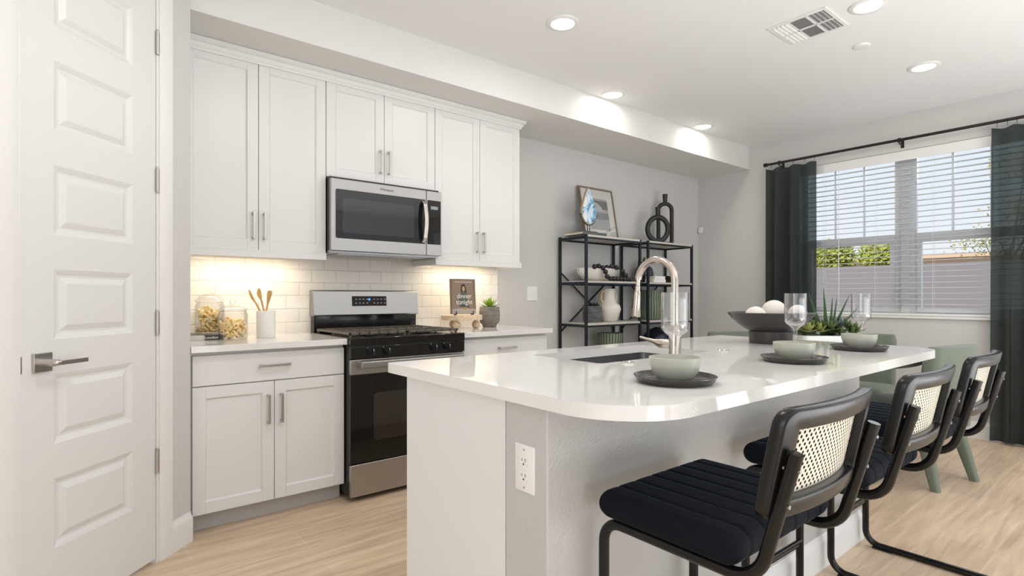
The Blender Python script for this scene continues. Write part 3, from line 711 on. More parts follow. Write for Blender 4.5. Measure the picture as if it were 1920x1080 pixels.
# riser with ball feet, cookbook on easel, succulent
rx, ry = 1.055, -.215
t = thing('riser_stand', 'round pine riser with ball feet under the cookbook', 'stand', (rx, ry, CT))
m = MB(); m.lathe([(0, .062), (.150, .062), (.153, .066), (.153, .094), (.150, .098), (0, .098)], (rx, ry, CT), 48); m.build('board', RISERW, t, smooth=35)
for a in (215, 325, 95):
    q = (rx+.105*math.cos(math.radians(a)), ry+.105*math.sin(math.radians(a)), CT)
    m = MB(); m.lathe([(0, 0), (.012, 0), (.024, .008), (.0305, .026), (.026, .045), (.014, .055), (.013, .0625), (0, .0625)], q, 24); m.build('ball_foot', RISERW, t, smooth=45)
zb = CT+.0985
def cookbook():
    th_ = math.radians(-4); cx_, cy_ = 1.050, -.235
    es = thing('easel', 'small black wire easel holding the cookbook on the riser', 'easel', (cx_, cy_, zb))
    for x in (-.075, .075):
        m = MB(); m.tube(fillet([(cx_+x, cy_-.032, zb+.030), (cx_+x, cy_-.032, zb+.004), (cx_+x, cy_+.005, zb+.004), (cx_+x*.25, cy_+.032, zb+.22)], .006), .0032, 8); m.build('support', BLK, es, smooth=40)
    m = MB(); m.tube([(cx_, cy_+.032, zb+.21), (cx_, cy_+.085, zb+.0035)], .003, 8); m.tube([(cx_-.06, cy_+.018, zb+.06), (cx_+.06, cy_+.018, zb+.06)], .0025, 8); m.build('back_leg', BLK, es, smooth=40)
    T = Matrix.Translation((cx_, cy_-.012, zb+.008)) @ Matrix.Rotation(th_, 4, 'X')
    bk = thing('cookbook', 'brown cookbook titled dinner tonight with woman on the cover', 'book', (cx_, cy_, zb+.007))
    W, H = .105, .258
    m = MB(); m.T = T; m.box(-W, W, -.011, -.008, 0, H); m.box(-W, W, .010, .013, 0, H); m.box(-W-.001, -W+.003, -.011, .013, 0, H); cv = m.build('cover', M('cookbook_brown', (.27, .19, .13), .45), bk)
    m = MB(); m.T = T; m.box(-W+.003, W-.004, -.008, .010, .003, H-.003); m.build('pages', M('paper_white', (.8, .78, .74), .8), bk)
    def flat(name, pts, col, dep, par=cv):
        m = MB(); m.T = T; m.prism(pts, -.0111-dep, -.0108, 'y'); return m.build(name, M('print_'+name, col, .5), par)
    el = lambda x, z, a, b, n=24: [(x+a*math.cos(2*PI*k/n), z+b*math.sin(2*PI*k/n)) for k in range(n)]
    flat('cover_table', [(-W+.001, .002), (W-.001, .002), (W-.001, .034), (-.02, .043), (-W+.001, .037)], (.42, .37, .33), .0002)
    flat('cover_wall', [(.085, .035), (W-.001, .034), (W-.001, H-.002), (.085, H-.002)], (.22, .15, .10), .0002)
    flat('cover_hair', [(-.022, .15), (-.026, .18), (-.020, .21), (-.006, .221), (.010, .216), (.021, .195), (.026, .165), (.024, .145), (.008, .14), (-.010, .14)], (.045, .025, .018), .0003)
    flat('cover_body', [(-.046, .062), (-.044, .12), (-.032, .155), (-.012, .165), (.010, .165), (.026, .148), (.036, .10), (.038, .06), (.052, .046), (.046, .040), (-.030, .045)], (.10, .12, .085), .0004)
    flat('cover_skirt', [(-.018, .046), (-.022, .085), (.036, .085), (.042, .046)], (.06, .06, .058), .0005)
    flat('cover_face', el(-.001, .185, .0125, .0185), (.55, .34, .24), .0006)
    flat('cover_dish', el(.003, .038, .036, .012), (.50, .40, .26), .0007)
    flat('cover_food', el(.003, .041, .028, .008), (.42, .25, .10), .0008)
    CW = M('cover_white', (.85, .83, .80), .5)
    R = T @ FACE_Y
    def tx(nm, s, size, x, z, sx=1):
        cu = T @ Vector((x, -.0122, z)); text(nm, s, size, CW, cu, (Matrix.Rotation(th_, 4, 'X') @ FACE_Y), cv, sx=sx)
    tx('title_text', 'dinner', .050, .004, .130); tx('title_text', 'tonight', .050, .002, .086); tx('author_text', 'ALEX SNODGRASS', .0145, 0, .234, 1.25)
cookbook()
def rosette(mb, c, n, L, wd, th, tilt0, tilt1, rg, layers=3):
    for ly in range(layers):
        f = ly/max(1, layers-1); k = max(4, int(n*(1-.35*f)))
        for i in range(k):
            a = 2*PI*(i+.5*ly)/k+rg.uniform(-.12, .12); el = tilt0+(tilt1-tilt0)*f+rg.uniform(-.08, .08)
            d = Vector((math.cos(a)*math.cos(el), math.sin(a)*math.cos(el), math.sin(el))); s = Vector((-math.sin(a), math.cos(a), 0))
            mb.blade(Vector(c)+Vector((0, 0, .003*ly)), d, s, L*(1-.25*f)*rg.uniform(.9, 1.1), wd, th, .12)
px, py = 1.322, -.20
t = thing('potted_succulent', 'lime green succulent in a ridged grey stone pot beside the cookbook', 'plant', (px, py, CT))
m = MB(); m.lathe([(0, 0), (.050, 0), (.054, .004), (.056, .018), (.072, .032), (.080, .052), (.0815, .085), (.079, .12), (.075, .155), (.068, .156), (.070, .12), (.07, .05), (0, .04)], (px, py, CT), 40); m.build('pot', STONE, t, smooth=35)
m = MB(); m.lathe([(0, .140), (.0695, .138)], (px, py, CT), 30); m.build('soil', BARK, t)
m = MB(); rosette(m, (px, py, CT+.148), 15, .098, .023, .008, .22, 1.2, random.Random(4), 4); m.build('leaves', LEAFY, t, smooth=50)
# switch plate on the back wall
t = thing('light_switch', 'white double light switch plate on the grey wall beside shelves', 'switch', (1.932, 0, 1.174))
m = MB(); m.prism(rrect(1.874, 1.990, 1.112, 1.236, .004), -.006, -.0003, 'y'); m.build('cover_plate', PLAST, t, bevel=.002)
for x in (1.909, 1.955):
    m = MB(); m.box(x-.0165, x+.0165, -.0085, -.005, 1.141, 1.207); m.build('rocker', PLAST, t, bevel=.0015)
t = thing('wall_sensor', 'small white square sensor high on window wall corner', 'sensor', (XW, -.036, 1.917))
m = MB(); m.box(XW-.022, XW-.0005, -.062, -.012, 1.885, 1.95); m.build('housing', PLAST, t, bevel=.004)

# ------------------------------------------------------------------ etageres and their ornaments
SZ = (1.683, 1.286, .916, .545, .17)
def etagere(x0, x1, label):
    y0, y1 = -.362, -.018; p = .022
    t = thing('etagere', label, 'shelf unit', ((x0+x1)/2, (y0+y1)/2, 0), group='open shelf units against the back wall')
    for x in (x0, x1-p):
        for y in (y0, y1-p):
            m = MB(); m.box(x, x+p, y, y+p, 0, 1.684); m.build('post', BLKM, t, bevel=.002)
    for z in SZ:
        m = MB()
        for y in (y0+.003, y1-p+.003): m.box(x0+p, x1-p, y, y+.016, z-.034, z-.018)
        for x in (x0+.003, x1-p+.003): m.box(x, x+.016, y0+p, y1-p, z-.034, z-.010)
        m.build('shelf_rail', BLKM, t)
        m = MB(); e = .0225 if z > 1.6 else .021
        m.box(x0+e, x1-e, y0+.001, y1-.001, z-.018, z)
        m.build('shelf_board', SHELFW, t, bevel=.001)
    for za, zb_ in ((.83, 1.365), (1.365, .83)):
        m = MB(); m.tube([(x0+.011, y1-.018, za), (x1-.011, y1-.018, zb_)], .0075, 6); m.build('cross_brace', BLKM, t)
    return t
etagere(2.232, 2.985, 'black metal shelf unit on the left holding the framed print and agate')
etagere(3.086, 3.838, 'black metal shelf unit on the right holding the candle holders')
TOPZ = 1.6832
def on(mb, name, mat, label, cat, at, **kw):
    return tag(mb.build(name, mat, at=at, **kw), label, cat)
# framed print
t = thing('framed_print', 'wood framed grey abstract print leaning against the wall behind the agate', 'picture', (2.70, -.07, TOPZ))
T = Matrix.Translation((2.700, -.125, TOPZ+.001)) @ Matrix.Rotation(math.radians(-10.5), 4, 'X')
def fr(name, x0, x1, z0, z1, y0, y1, mat, par, bev=0):
    m = MB(); m.T = T; m.box(x0, x1, y0, y1, z0, z1); return m.build(name, mat, par, bevel=bev)
FW, FH = .232, .505; FRM = M('oak_frame', (.22, .16, .11), .45)
m = MB(); m.T = T
for a in ((-FW, -FW+.014, 0, FH), (FW-.014, FW, 0, FH), (-FW+.014, FW-.014, 0, .014), (-FW+.014, FW-.014, FH-.014, FH)): m.box(a[0], a[1], -.012, .012, a[2], a[3])
m.build('frame', FRM, t, bevel=.001)
mt = fr('mat_board', -FW+.013, FW-.013, .013, FH-.013, -.002, .008, M('mat_white', (.80, .78, .74), .7), t)
fr('print_panel', -.135, .140, .095, .405, -.003, 0, M('print_grey', (.42, .42, .43), .6), mt)
fr('print_dark_band', -.135, .140, .30, .385, -.0034, 0, M('print_dark', (.10, .10, .105), .6), mt)
fr('print_mid_band', -.135, .140, .20, .265, -.0034, 0, M('print_mid', (.22, .22, .23), .6), mt)
m = MB(); m.T = T; m.prism([(-.135+.20*math.cos(a), .28+.10*math.sin(a)) for a in [PI/2*k/12 for k in range(13)]]+[(-.135, .28)], -.0038, 0, 'y'); m.build('print_arc', M('print_pale', (.55, .55, .55), .6), mt)
fr('glazing', -FW+.013, FW-.013, .013, FH-.013, -.0062, -.0055, clear('picture_glass', (1, 1, 1), .02, .9, .04), t)
# book and agate
bz = TOPZ
t = thing('book', 'large dark green book lying flat under the agate stand', 'book', (2.33, -.25, bz))
m = MB(); m.box(2.20, 2.500, -.355, -.12, bz, bz+.003); m.box(2.20, 2.500, -.355, -.12, bz+.021, bz+.024); m.box(2.20, 2.50, -.357, -.353, bz, bz+.024); m.build('cover', M('book_green_grey', (.09, .11, .11), .5), t)
m = MB(); m.box(2.201, 2.497, -.3525, -.123, bz+.003, bz+.021); m.build('pages', M('paper_cream', (.66, .58, .46), .8), t)
az = bz+.0243; ax, ay = 2.368, -.262
t = thing('agate_slice', 'blue and white agate slice on a black stand', 'ornament', (ax, ay, az))
m = MB(); m.box(ax-.082, ax+.068, ay-.045, ay+.045, az, az+.014)
m.build('stand_base', BLK, t, bevel=.002)
m = MB()
for s in (-1, 1): m.tube([(ax+s*.014, ay, az+.012), (ax+s*.014, ay, az+.06), (ax+s*.020, ay, az+.075)], .004, 8)
m.tube([(ax+.104*math.sin(a), ay, az+.185-.112*math.cos(a)) for a in [math.radians(-78+156*k/20) for k in range(21)]], .0035, 8)
for s in (-1, 1): m.tube([(ax+s*.102, ay-.016, az+.162), (ax+s*.102, ay+.016, az+.162)], .0035, 8)
m.build('stand_arms', BLK, t, smooth=40)
out = []
rg = random.Random(2)
for k in range(40):
    a = 2*PI*k/40; q = 1+.03*math.sin(3*a+1)+rg.uniform(-.018, .018)
    x = .098*math.sin(a)*q; z = -.105*math.cos(a)*q
    if z > 0: z *= 2.15; x *= (1-.62*(max(0, z)/.22)**1.1)
    out.append((ax+x-.012*max(0, z)/.2, az+.185+z))
m = MB(); m.prism(out, ay-.011, ay+.011, 'y'); sl = m.build('slice', M('agate_rim', (.46, .33, .20), .5), t, bevel=.003)
cxm, czm = ax, az+.20
m = MB(); m.prism([(cxm+(x-cxm)*.93, czm+(z-czm)*.93) for x, z in out], ay-.0122, ay+.0122, 'y'); m.build('polished_face', AGATE, sl, bevel=.0008)
# candle holders
def candle_ring(x, y, label):
    t = thing('candle_holder', label, 'candle holder', (x, y, TOPZ), group='black candle holders')
    T = Matrix.Translation((x, y, TOPZ)) @ Matrix.Rotation(math.radians(-40), 4, 'Z')
    m = MB(); m.T = T; R, r = .102, .0255; m.tube([(R*math.sin(2*PI*k/48), 0, R*1.2+r+.001-R*math.cos(2*PI*k/48)*1.2) for k in range(48)], r, 16, closed=True); m.build('ring', BLK, t, smooth=60)
    m = MB(); m.T = T; m.lathe([(0, .285), (.020, .285), (.026, .372), (.020, .373), (.018, .35), (0, .35)], n=24); m.build('cup', BLK, t, smooth=35)
candle_ring(3.435, -.215, 'shorter black ring-shaped candle holder in front on right shelf top')
def candle_arch(x, y, label):
    t = thing('candle_holder', label, 'candle holder', (x, y, TOPZ), group='black candle holders')
    T = Matrix.Translation((x, y, TOPZ)) @ Matrix.Rotation(math.radians(-40), 4, 'Z')
    m = MB(); m.T = T; wv, r = .070, .021; pts = [(-wv, 0, r+.02)]+[(-wv*math.cos(PI*k/16), 0, .375+wv*math.sin(PI*k/16)) for k in range(17)]+[(wv, 0, r+.02)]
    pts += [(wv*.9, 0, r+.002), (wv*.6, 0, r), (-wv*.6, 0, r), (-wv*.9, 0, r+.002)]
    m.tube(pts, r, 16, closed=True); m.build('arch', BLK, t, smooth=60)
    m = MB(); m.T = T; m.lathe([(0, .455), (.021, .455), (.027, .545), (.020, .546), (.018, .52), (0, .52)], n=24); m.build('cup', BLK, t, smooth=35)
candle_arch(3.685, -.125, 'taller black arch-shaped candle holder behind the ring-shaped one')
# second shelf, left unit
z2 = 1.2863
m = MB(); m.lathe([(0, 0), (.06, 0), (.10, .02), (.135, .075), (.14, .115), (.132, .122), (.125, .08), (.09, .03), (0, .02)], (2.60, -.165, z2), 40, 1.9, .85)
on(m, 'bowl', CREAM, 'cream oval bowl on the left shelf unit with black beads draped over', 'bowl', (2.60, -.165, z2), smooth=40)
bt = thing('bead_garland', 'black wooden bead garland draped over cream bowl on the left shelf', 'garland', (2.6, -.29, z2))
bp = []
P0 = [(2.445, -.262, z2+.130), (2.495, -.268, z2+.136), (2.53, -.285, z2+.122), (2.525, -.320, z2+.085), (2.535, -.332, z2+.042), (2.578, -.333, z2+.0235), (2.626, -.333, z2+.0235), (2.674, -.333, z2+.0235), (2.722, -.333, z2+.0235), (2.770, -.332, z2+.0235), (2.818, -.330, z2+.0235), (2.865, -.326, z2+.0235), (2.80, -.322, z2+.060), (2.765, -.315, z2+.095), (2.72, -.285, z2+.130), (2.665, -.270, z2+.136), (2.612, -.262, z2+.128)]
b0 = None
for p in P0:
    if b0 is None:
        m = MB(); m.sphere((0, 0, 0), .0232, 16); b0 = m.build('bead', BLK, bt, smooth=60, local=True); b0.location = Vector(p)-Vector((2.6, -.29, z2))
    else:
        b = b0.copy(); COL.objects.link(b); b.parent = bt; b.location = Vector(p)-Vector((2.6, -.29, z2))
m = MB(); m.tube(P0, .003, 6); m.build('cord', BLK, bt)
# third shelf, left unit
z3 = .9163
t = thing('potted_plant', 'dark leafy plant in ribbed grey pot on the left shelf unit', 'plant', (2.46, -.22, z3))
m = MB(); m.lathe([(0, 0), (.075, 0), (.084, .02), (.088, .10), (.083, .148), (.076, .149), (.078, .1), (0, .09)], (2.46, -.22, z3), 36); m.build('pot', STONED, t, smooth=35)
m = MB(); rg = random.Random(8)
for k in range(7): rosette(m, (2.46+rg.uniform(-.055, .055), -.22+rg.uniform(-.05, .05), z3+.14+rg.uniform(0, .01)), 8, .045, .018, .006, .3, 1.2, rg, 2)
m.build('leaves', M('dark_succulent', (.035, .055, .04), .5), t, smooth=50)
jx, jy = 2.690, -.215
t = thing('jug', 'white ceramic jug with wrapped handles on the left shelf unit', 'jug', (jx, jy, z3))
m = MB(); m.lathe([(0, 0), (.065, 0), (.075, .008), (.100, .07), (.112, .115), (.104, .148), (.075, .175), (.062, .195), (.058, .24), (.060, .303), (.053, .304), (.052, .2), (.09, .14), (.09, .06), (0, .02)], (jx, jy, z3), 40); m.build('body', CREAM, t, smooth=45)
for s, mt_ in ((-1, M('rattan_wrap', (.62, .48, .30), .7)), (1, CREAM)):
    m = MB(); m.tube(fillet([(jx+s*.056, jy, z3+.285), (jx+s*.100, jy, z3+.275), (jx+s*.104, jy, z3+.20), (jx+s*.075, jy, z3+.168)], .03), .0095, 10); m.build('handle', mt_, t, smooth=40)
z4 = .5453
m = MB(); m.lathe([(0, 0), (.075, 0), (.095, .05), (.115, .19), (.118, .262), (.110, .264), (.106, .19), (0, .05)], (2.74, -.19, z4), 40)
on(m, 'vase', STRIPE, 'low striped green vase on the lower left shelf', 'vase', (2.74, -.19, z4), smooth=40)
# right unit
t = thing('vase', 'dark round vase with sprigs on the right shelf unit behind the post', 'vase', (3.33, -.125, z2))
m = MB(); m.lathe([(0, 0), (.05, 0), (.085, .04), (.098, .09), (.085, .145), (.045, .18), (.03, .2), (.03, .215), (.024, .215), (.024, .19), (0, .17)], (3.33, -.125, z2), 36); m.build('body', M('smoky_glaze', (.05, .055, .065), .3), t, smooth=45)
m = MB(); rg = random.Random(5)
for k in range(16):
    a = rg.uniform(0, 6.28); d = Vector((.5*math.cos(a), .5*math.sin(a), 1)); m.blade((3.33, -.125, z2+.19), d, (-math.sin(a), math.cos(a), 0), rg.uniform(.05, .085), .014, .004, .3)
m.build('sprigs', LEAFD, t, smooth=50)
m = MB(); m.lathe([(0, 0), (.03, 0), (.034, .01), (.020, .17), (.016, .22), (.012, .22), (.012, .18), (0, .17)], (3.165, -.20, z2), 24)
on(m, 'bottle_vase', BLK, 'slim black bottle vase beside the dark round vase', 'vase', (3.165, -.20, z2), smooth=40)
for k, (a, b, lb) in enumerate(((3.20, 3.385, 'white book at the bottom of the stack beside the black bowl'), (3.21, 3.375, 'white book on top of the stack beside the black bowl'))):
    z = z2+.0005+k*.031
    t = thing('book', lb, 'book', ((a+b)/2, -.26, z), group='white books on the right shelf unit')
    m = MB(); m.box(a, b, -.345, -.232, z, z+.003); m.box(a, b, -.345, -.232, z+.027, z+.030); m.box(a, b, -.347, -.343, z, z+.030); m.build('cover', WHITEC, t)
    m = MB(); m.box(a+.003, b-.003, -.343, -.235, z+.003, z+.027); m.build('pages', M('paper_pale', (.75, .72, .66), .8), t)
m = MB(); m.lathe([(0, 0), (.05, 0), (.045, .012), (.04, .02), (.06, .045), (.095, .066), (.09, .069), (.05, .05), (0, .045)], (3.545, -.25, z2), 32)
on(m, 'footed_dish', BLK, 'black footed dish on the right shelf unit beside white books', 'dish', (3.545, -.25, z2), smooth=40)
m = MB(); m.lathe([(0, 0), (.085, 0), (.095, .006), (.115, .09), (.112, .16), (.103, .22), (.112, .296), (.105, .297), (.096, .22), (.1, .1), (0, .03)], (3.355, -.195, z3), 44)
on(m, 'vase', STRIPE, 'tall wavy striped green vase on the right shelf unit', 'vase', (3.355, -.195, z3), smooth=40)
m = MB(); m.lathe([(0, 0), (.07, 0), (.13, .05), (.155, .13), (.14, .21), (.09, .262), (.035, .285), (.03, .29), (0, .285)], (3.46, -.19, z4), 40)
on(m, 'vase', NAVYG, 'round navy blue vase on the lower right shelf behind the faucet', 'vase', (3.46, -.19, z4), smooth=45)

# ------------------------------------------------------------------ bar stools
def make_stool(label):
    t = thing('bar_stool', label, 'stool', (0, 0, 0), group='cane-back bar stools at the island')
    r = .0135; hz = .585
    for s in (-1, 1):
        x = s*.200
        m = MB(); m.tube(fillet([(x, -.270, .857), (x, -.195, hz), (x, .205, hz), (x, .205, r+.001), (x, -.285, r+.001)], [.075, .055, .06], 8), r, 14)
        fm = m.build('tube_frame', STOOLM, t, smooth=50)
        for ya, yb in ((.10, .175), (-.28, -.21)):
            m = MB(); m.box(x-.016, x+.016, ya, yb, 0, .008); m.build('floor_pad', BLK, fm)
    m = MB()
    for z, y in ((.205, .207), (.225, .20)): m.cyl((-.200, y, z), (.200, y, z), .008 if z > .21 else .0075, 12)
    m.build('footrest', STOOLM, t, smooth=40)
    m = MB(); m.cyl((-.200, -.285, r+.001), (.200, -.285, r+.001), r, 12); m.build('rear_bar', STOOLM, t, smooth=40)
    m = MB(); m.box(-.198, .198, -.10, -.07, .588, .601); m.box(-.198, .198, .09, .12, .588, .601); m.build('seat_support', BLK, t)
    # seat: channel tufted cushion, channels running front to back
    W, D, H, zc = .232, .205, .034, .634; rings = []; NX = 84; nch = 7
    sec = rrect(-.165, D, -H, H, .031, 6)
    for i in range(NX+1):
        u = -1+2*i/NX; x = W*u
        e = (1-abs(u))*W; k = math.sqrt(max(0., 1-(1-min(1, e/.030))**2)); k = .35+.65*k
        ph = (u*.5+.5)*nch; dch = abs(ph-round(ph)); gv = 0 if (ph < .4 or ph > nch-.4) else .0045*math.exp(-(dch/.07)**2)
        ring = []
        for (y, z) in sec:
            sy = (D-(.026*(1-k)+gv))/D; sz = (H*k-gv)/H
            crown = .006*(1-(y/D)**2)*(1-u*u)
            ring.append((x, y*sy, zc+z*sz+(crown if z > 0 else 0)))
        rings.append(ring)
    m = MB(); m.loft(rings); st = m.build('seat', NAVY, t, smooth=60)
    # backrest
    bw, bh, z0 = .218, .226, .713
    def S(a, b, q):      # a across, b up, q outward thickness (towards the rear)
        tilt = -.203-.046*(b/bh); bul = -.030*(1-(a/bw)**2)
        return (a, tilt+bul-q, z0+b)
    N = 20
    def dense(p, step=.02):
        o = []
        for i in range(len(p)):
            a, b = Vector(p[i]), Vector(p[(i+1) % len(p)]); k = max(1, int((b-a).length/step))
            for j in range(k): o.append(a+(b-a)*j/k)
        return o
    outer = dense(rrect(-bw, bw, 0, bh, .032, 6)); n = len(outer)
    ix, iz0, iz1 = bw-.046, .040, bh-.044
    inner = []
    for p in outer:   # project onto the inner rectangle
        f = Vector(((p.x/bw)*ix if abs(p.x) < bw*.999 else math.copysign(ix, p.x), iz0+(p.y/bh)*(iz1-iz0)))
        if min(p.y, bh-p.y) < .0322 and bw-abs(p.x) < .0322:
            f = Vector((math.copysign(ix, p.x), iz0 if p.y < bh/2 else iz1))
        elif bw-abs(p.x) < 1e-4: f = Vector((math.copysign(ix, p.x), min(iz1, max(iz0, p.y))))
        else: f = Vector((min(ix, max(-ix, p.x)), iz0 if p.y < bh/2 else iz1))
        inner.append(f)
    T2 = .0155; cs = []
    for k in range(16):
        a = 2*PI*k/16; c_, s_ = math.cos(a), math.sin(a)
        sg = lambda v, p_: math.copysign(abs(v)**p_, v)
        cs.append((.5-.5*sg(c_, .32), T2*sg(s_, .4)))
    m = MB(); R = []
    for k in range(n):
        R.append([S(*(outer[k].lerp(inner[k], f)), q) for f, q in cs])
    R.append(R[0]); m.loft(R, cap=False); bmesh.ops.remove_doubles(m.bm, verts=m.bm.verts, dist=1e-6)
    br = m.build('backrest_frame', BLKW, t, smooth=50)
    m = MB(); uvl = m.bm.loops.layers.uv.new('UVMap'); nx, nz = 16, 6; g = []
    for j in range(nz+1): g.append([(m.v(S(-ix-.004+(2*ix+.008)*i/nx, iz0-.004+(iz1-iz0+.008)*j/nz, -.008)), (-ix+2*ix*i/nx, iz0+(iz1-iz0)*j/nz)) for i in range(nx+1)])
    for j in range(nz):
        for i in range(nx):
            q = [g[j][i], g[j][i+1], g[j+1][i+1], g[j+1][i]]; fc = m.f([k[0] for k in q])
            for lp, k in zip(fc.loops, q): lp[uvl].uv = k[1]
    m.build('cane_panel', CANE, t, smooth=60)
    for s in (-1, 1):
        for z in (.752, .825):
            y = -.195-(z-.585)*.2757; m = MB(); m.cyl((s*.200, y, z), (s*.200, y-.0165, z), .0045, 10); m.cyl((s*.200, y+.034, z), (s*.200, y, z), .004, 8); m.build('bolt', SINKM, t, smooth=40)
    return t
st0 = make_stool('cane-back bar stool with navy seat nearest the camera'); st0.location = (.054, -2.876, 0)
dup(st0, (.758, -2.878, 0), 'middle cane-back bar stool with navy seat at island', math.radians(-.4))
dup(st0, (1.463, -2.872, 0), 'cane-back bar stool with navy seat nearest the window', math.radians(.5))

# ------------------------------------------------------------------ dining table and chairs
tx_, ty_ = 2.76, -2.03
t = thing('dining_table', 'round dark dining table behind the island, holding the planter', 'table', (tx_, ty_, 0))
m = MB(); m.lathe([(0, .728), (.545, .728), (.562, .736), (.565, .745), (.565, .756), (.56, .760), (0, .760)], (tx_, ty_, 0), 64); m.build('table_top', BLKW, t, smooth=35)
m = MB(); m.lathe([(0, 0), (.17, 0), (.17, .02), (.09, .04), (.075, .10), (.07, .66), (.14, .728), (0, .728)], (tx_, ty_, 0), 40); m.build('pedestal', BLKW, t, smooth=35)
def make_chair(label):
    t = thing('dining_chair', label, 'chair', (0, 0, 0), group='sage upholstered dining chairs')
    m = MB(); m.loft([[(x, y, z) for x, y in rrect(-.25+i, .25-i, -.22+i, .25-i, (.04, .04, .10, .10), 6)] for i, z in ((.015, .335), (0, .35), (0, .445), (.008, .462), (.03, .470))]); m.build('seat', GREENF, t, smooth=45)
    m = MB(); R = []
    for k in range(11):
        f = k/10; z = .335+.515*f; y = -.235-.055*f; e = .0 if k < 10 else .012
        R.append([(x, y+yy+.035*((x/.24)**2), z) for x, yy in rrect(-.24+e, .24-e, -.045+e, .045-e, .03, 4)])
    # denser across for a gentle wrap
    m.loft(R); m.build('backrest', GREENF, t, smooth=50, bevel=.006)
    for sx, sy in ((-1, -1), (1, -1), (-1, 1), (1, 1)):
        a = Vector((sx*.185, -.185 if sy < 0 else .16, .345)); b = Vector((sx*.215, -.275 if sy < 0 else .165, 0))
        m = MB(); m.loft([[(a+(b-a)*f)+Vector((x, y, 0)) for x, y in rrect(-q, q, -q, q, q*.5, 3)] for f, q in ((0, .036), (.5, .030), (1, .022))]); m.build('leg', GREENF, t, smooth=40)
    return t
ch0 = make_chair('sage dining chair with back to the camera beyond the last bar stool'); ch0.location = (3.03, -2.45, 0); ch0.rotation_euler = (0, 0, math.radians(-13))
dup(ch0, (3.56, -1.94, 0), 'sage dining chair facing the camera, seat under the island counter corner', math.radians(93))
dup(ch0, (3.13, -1.37, 0), 'sage dining chair behind the island, barely showing left of pedestal bowl', math.radians(158))
# planter
qx, qy = 2.52, -2.17
t = thing('succulent_planter', 'white planter of mixed succulents and spiky aloe on the dining table', 'plant', (qx, qy, .7605))
ca, sa = math.cos(-.67), math.sin(-.67)
m = MB(); m.T = Matrix.Translation((qx, qy, .7605)) @ Matrix.Rotation(-.65, 4, 'Z')
m.loft([[(x, y, z) for x, y in rrect(-.20+i, .20-i, -.085+i, .085-i, .03, 5)] for i, z in ((.02, 0), (.004, .02), (0, .145), (.008, .147), (.012, .12))]); m.build('pot', WHITEC, t, smooth=40)
rg = random.Random(12)
def place(u, v): return Vector((qx+math.cos(-.65)*u-math.sin(-.65)*v, qy+math.sin(-.65)*u+math.cos(-.65)*v, .7605+.135))
m = MB()
for u, v in ((-.15, -.05), (-.11, .02), (-.17, .03), (-.08, -.05)): rosette(m, place(u, v)+Vector((0, 0, .035)), 10, .075, .032, .010, .15, 1.2, rg, 3)
m.build('lime_rosettes', M('planter_lime', (.27, .33, .07), .45, noise=((60, 60, 60), (.36, .36, .16))), t, smooth=50)
m = MB()
for u, v in ((-.04, -.02), (.0, .05), (.05, -.06), (.10, .04), (.16, -.03), (.13, -.05), (-.02, -.07), (.17, .04), (-.10, -.01), (-.06, .05), (.06, .02), (-.15, .0), (.02, -.02), (.11, -.01)): rosette(m, place(u, v)+Vector((0, 0, rg.uniform(.01, .065))), 10, .072, .028, .009, .1, 1.25, rg, 3)
m.build('green_rosettes', LEAFM, t, smooth=50)
m = MB()
for u, v in ((.03, -.03), (.075, -.01)): rosette(m, place(u, v)+Vector((0, 0, .065)), 10, .070, .028, .009, .2, 1.3, rg, 3)
m.build('blue_rosettes', LEAFB, t, smooth=50)
m = MB()
for lat, hgt, u, wd, L in ((-.30, 1, -.03, .045, .30), (-.02, 1, -.01, .042, .315), (.12, 1, .01, .036, .26), (.20, 1, .02, .032, .26), (.42, 1, .02, .036, .30), (.72, .85, .03, .032, .27), (.05, 1, -.02, .03, .24)):
    d = Vector((math.cos(-.65)*lat, math.sin(-.65)*lat, hgt)); m.blade(place(u, 0), d, (math.cos(-.65), math.sin(-.65), 0), L, wd*.72, .010, .06*(1 if lat < .3 else -1), 8, .02)
m.build('aloe_leaves', LEAFD, t, smooth=50)

# ------------------------------------------------------------------ windows, blind, curtains
def window(n, y0, y1):
    xa, xb = XW+.085, XW+.125; z0, z1 = WZ0, WZ1; m = MB(); fw = .05
    m.box(xa, xb, y0, y0+fw, z0, z1); m.box(xa, xb, y1-fw, y1, z0, z1); m.box(xa, xb, y0+fw, y1-fw, z0, z0+fw); m.box(xa, xb, y0+fw, y1-fw, z1-fw, z1)
    o = struct(m.build('window_%d' % n, VINYL)); zm = 1.665
    m = MB(); m.box(xa-.01, xb, y0+fw, y1-fw, zm-.036, zm+.036); m.build('meeting_rail', VINYL, o)
    m = MB()
    for y in (y0+fw, y1-fw-.035): m.box(xa-.008, xb-.01, y, y+.035, z0+fw, zm-.036)
    m.box(xa-.008, xb-.01, y0+fw+.035, y1-fw-.035, z0+fw, z0+fw+.04); m.build('lower_sash', VINYL, o)
    m = MB(); w3 = (y1-y0-2*fw)/3
    for k in (1, 2): m.box(xa+.012, xa+.024, y0+fw+k*w3-.009, y0+fw+k*w3+.009, zm+.036, z1-fw)
    m.build('muntins', VINYL, o)
    m = MB(); m.box(xa+.016, xa+.02, y0+fw, y1-fw, z0+fw, z1-fw); m.build('pane', PANE, o)
YM = -2.018
window(1, YM+.033, WY1); window(2, WY0, YM-.033)
m = MB(); m.box(XW+.07, XW+.13, YM-.033, YM+.033, WZ0, WZ1); struct(m.build('trim_2', VINYL))
m = MB(); m.prism([(XW-.024, WY0-.02), (XW-.0005, WY0-.02), (XW-.0005, WY0+.001), (XW+.084, WY0+.001), (XW+.084, WY1-.001), (XW-.0005, WY1-.001), (XW-.0005, WY1+.02), (XW-.024, WY1+.02)], WZ0+.0005, WZ0+.020); struct(m.build('trim_3', TRIM, bevel=.003))
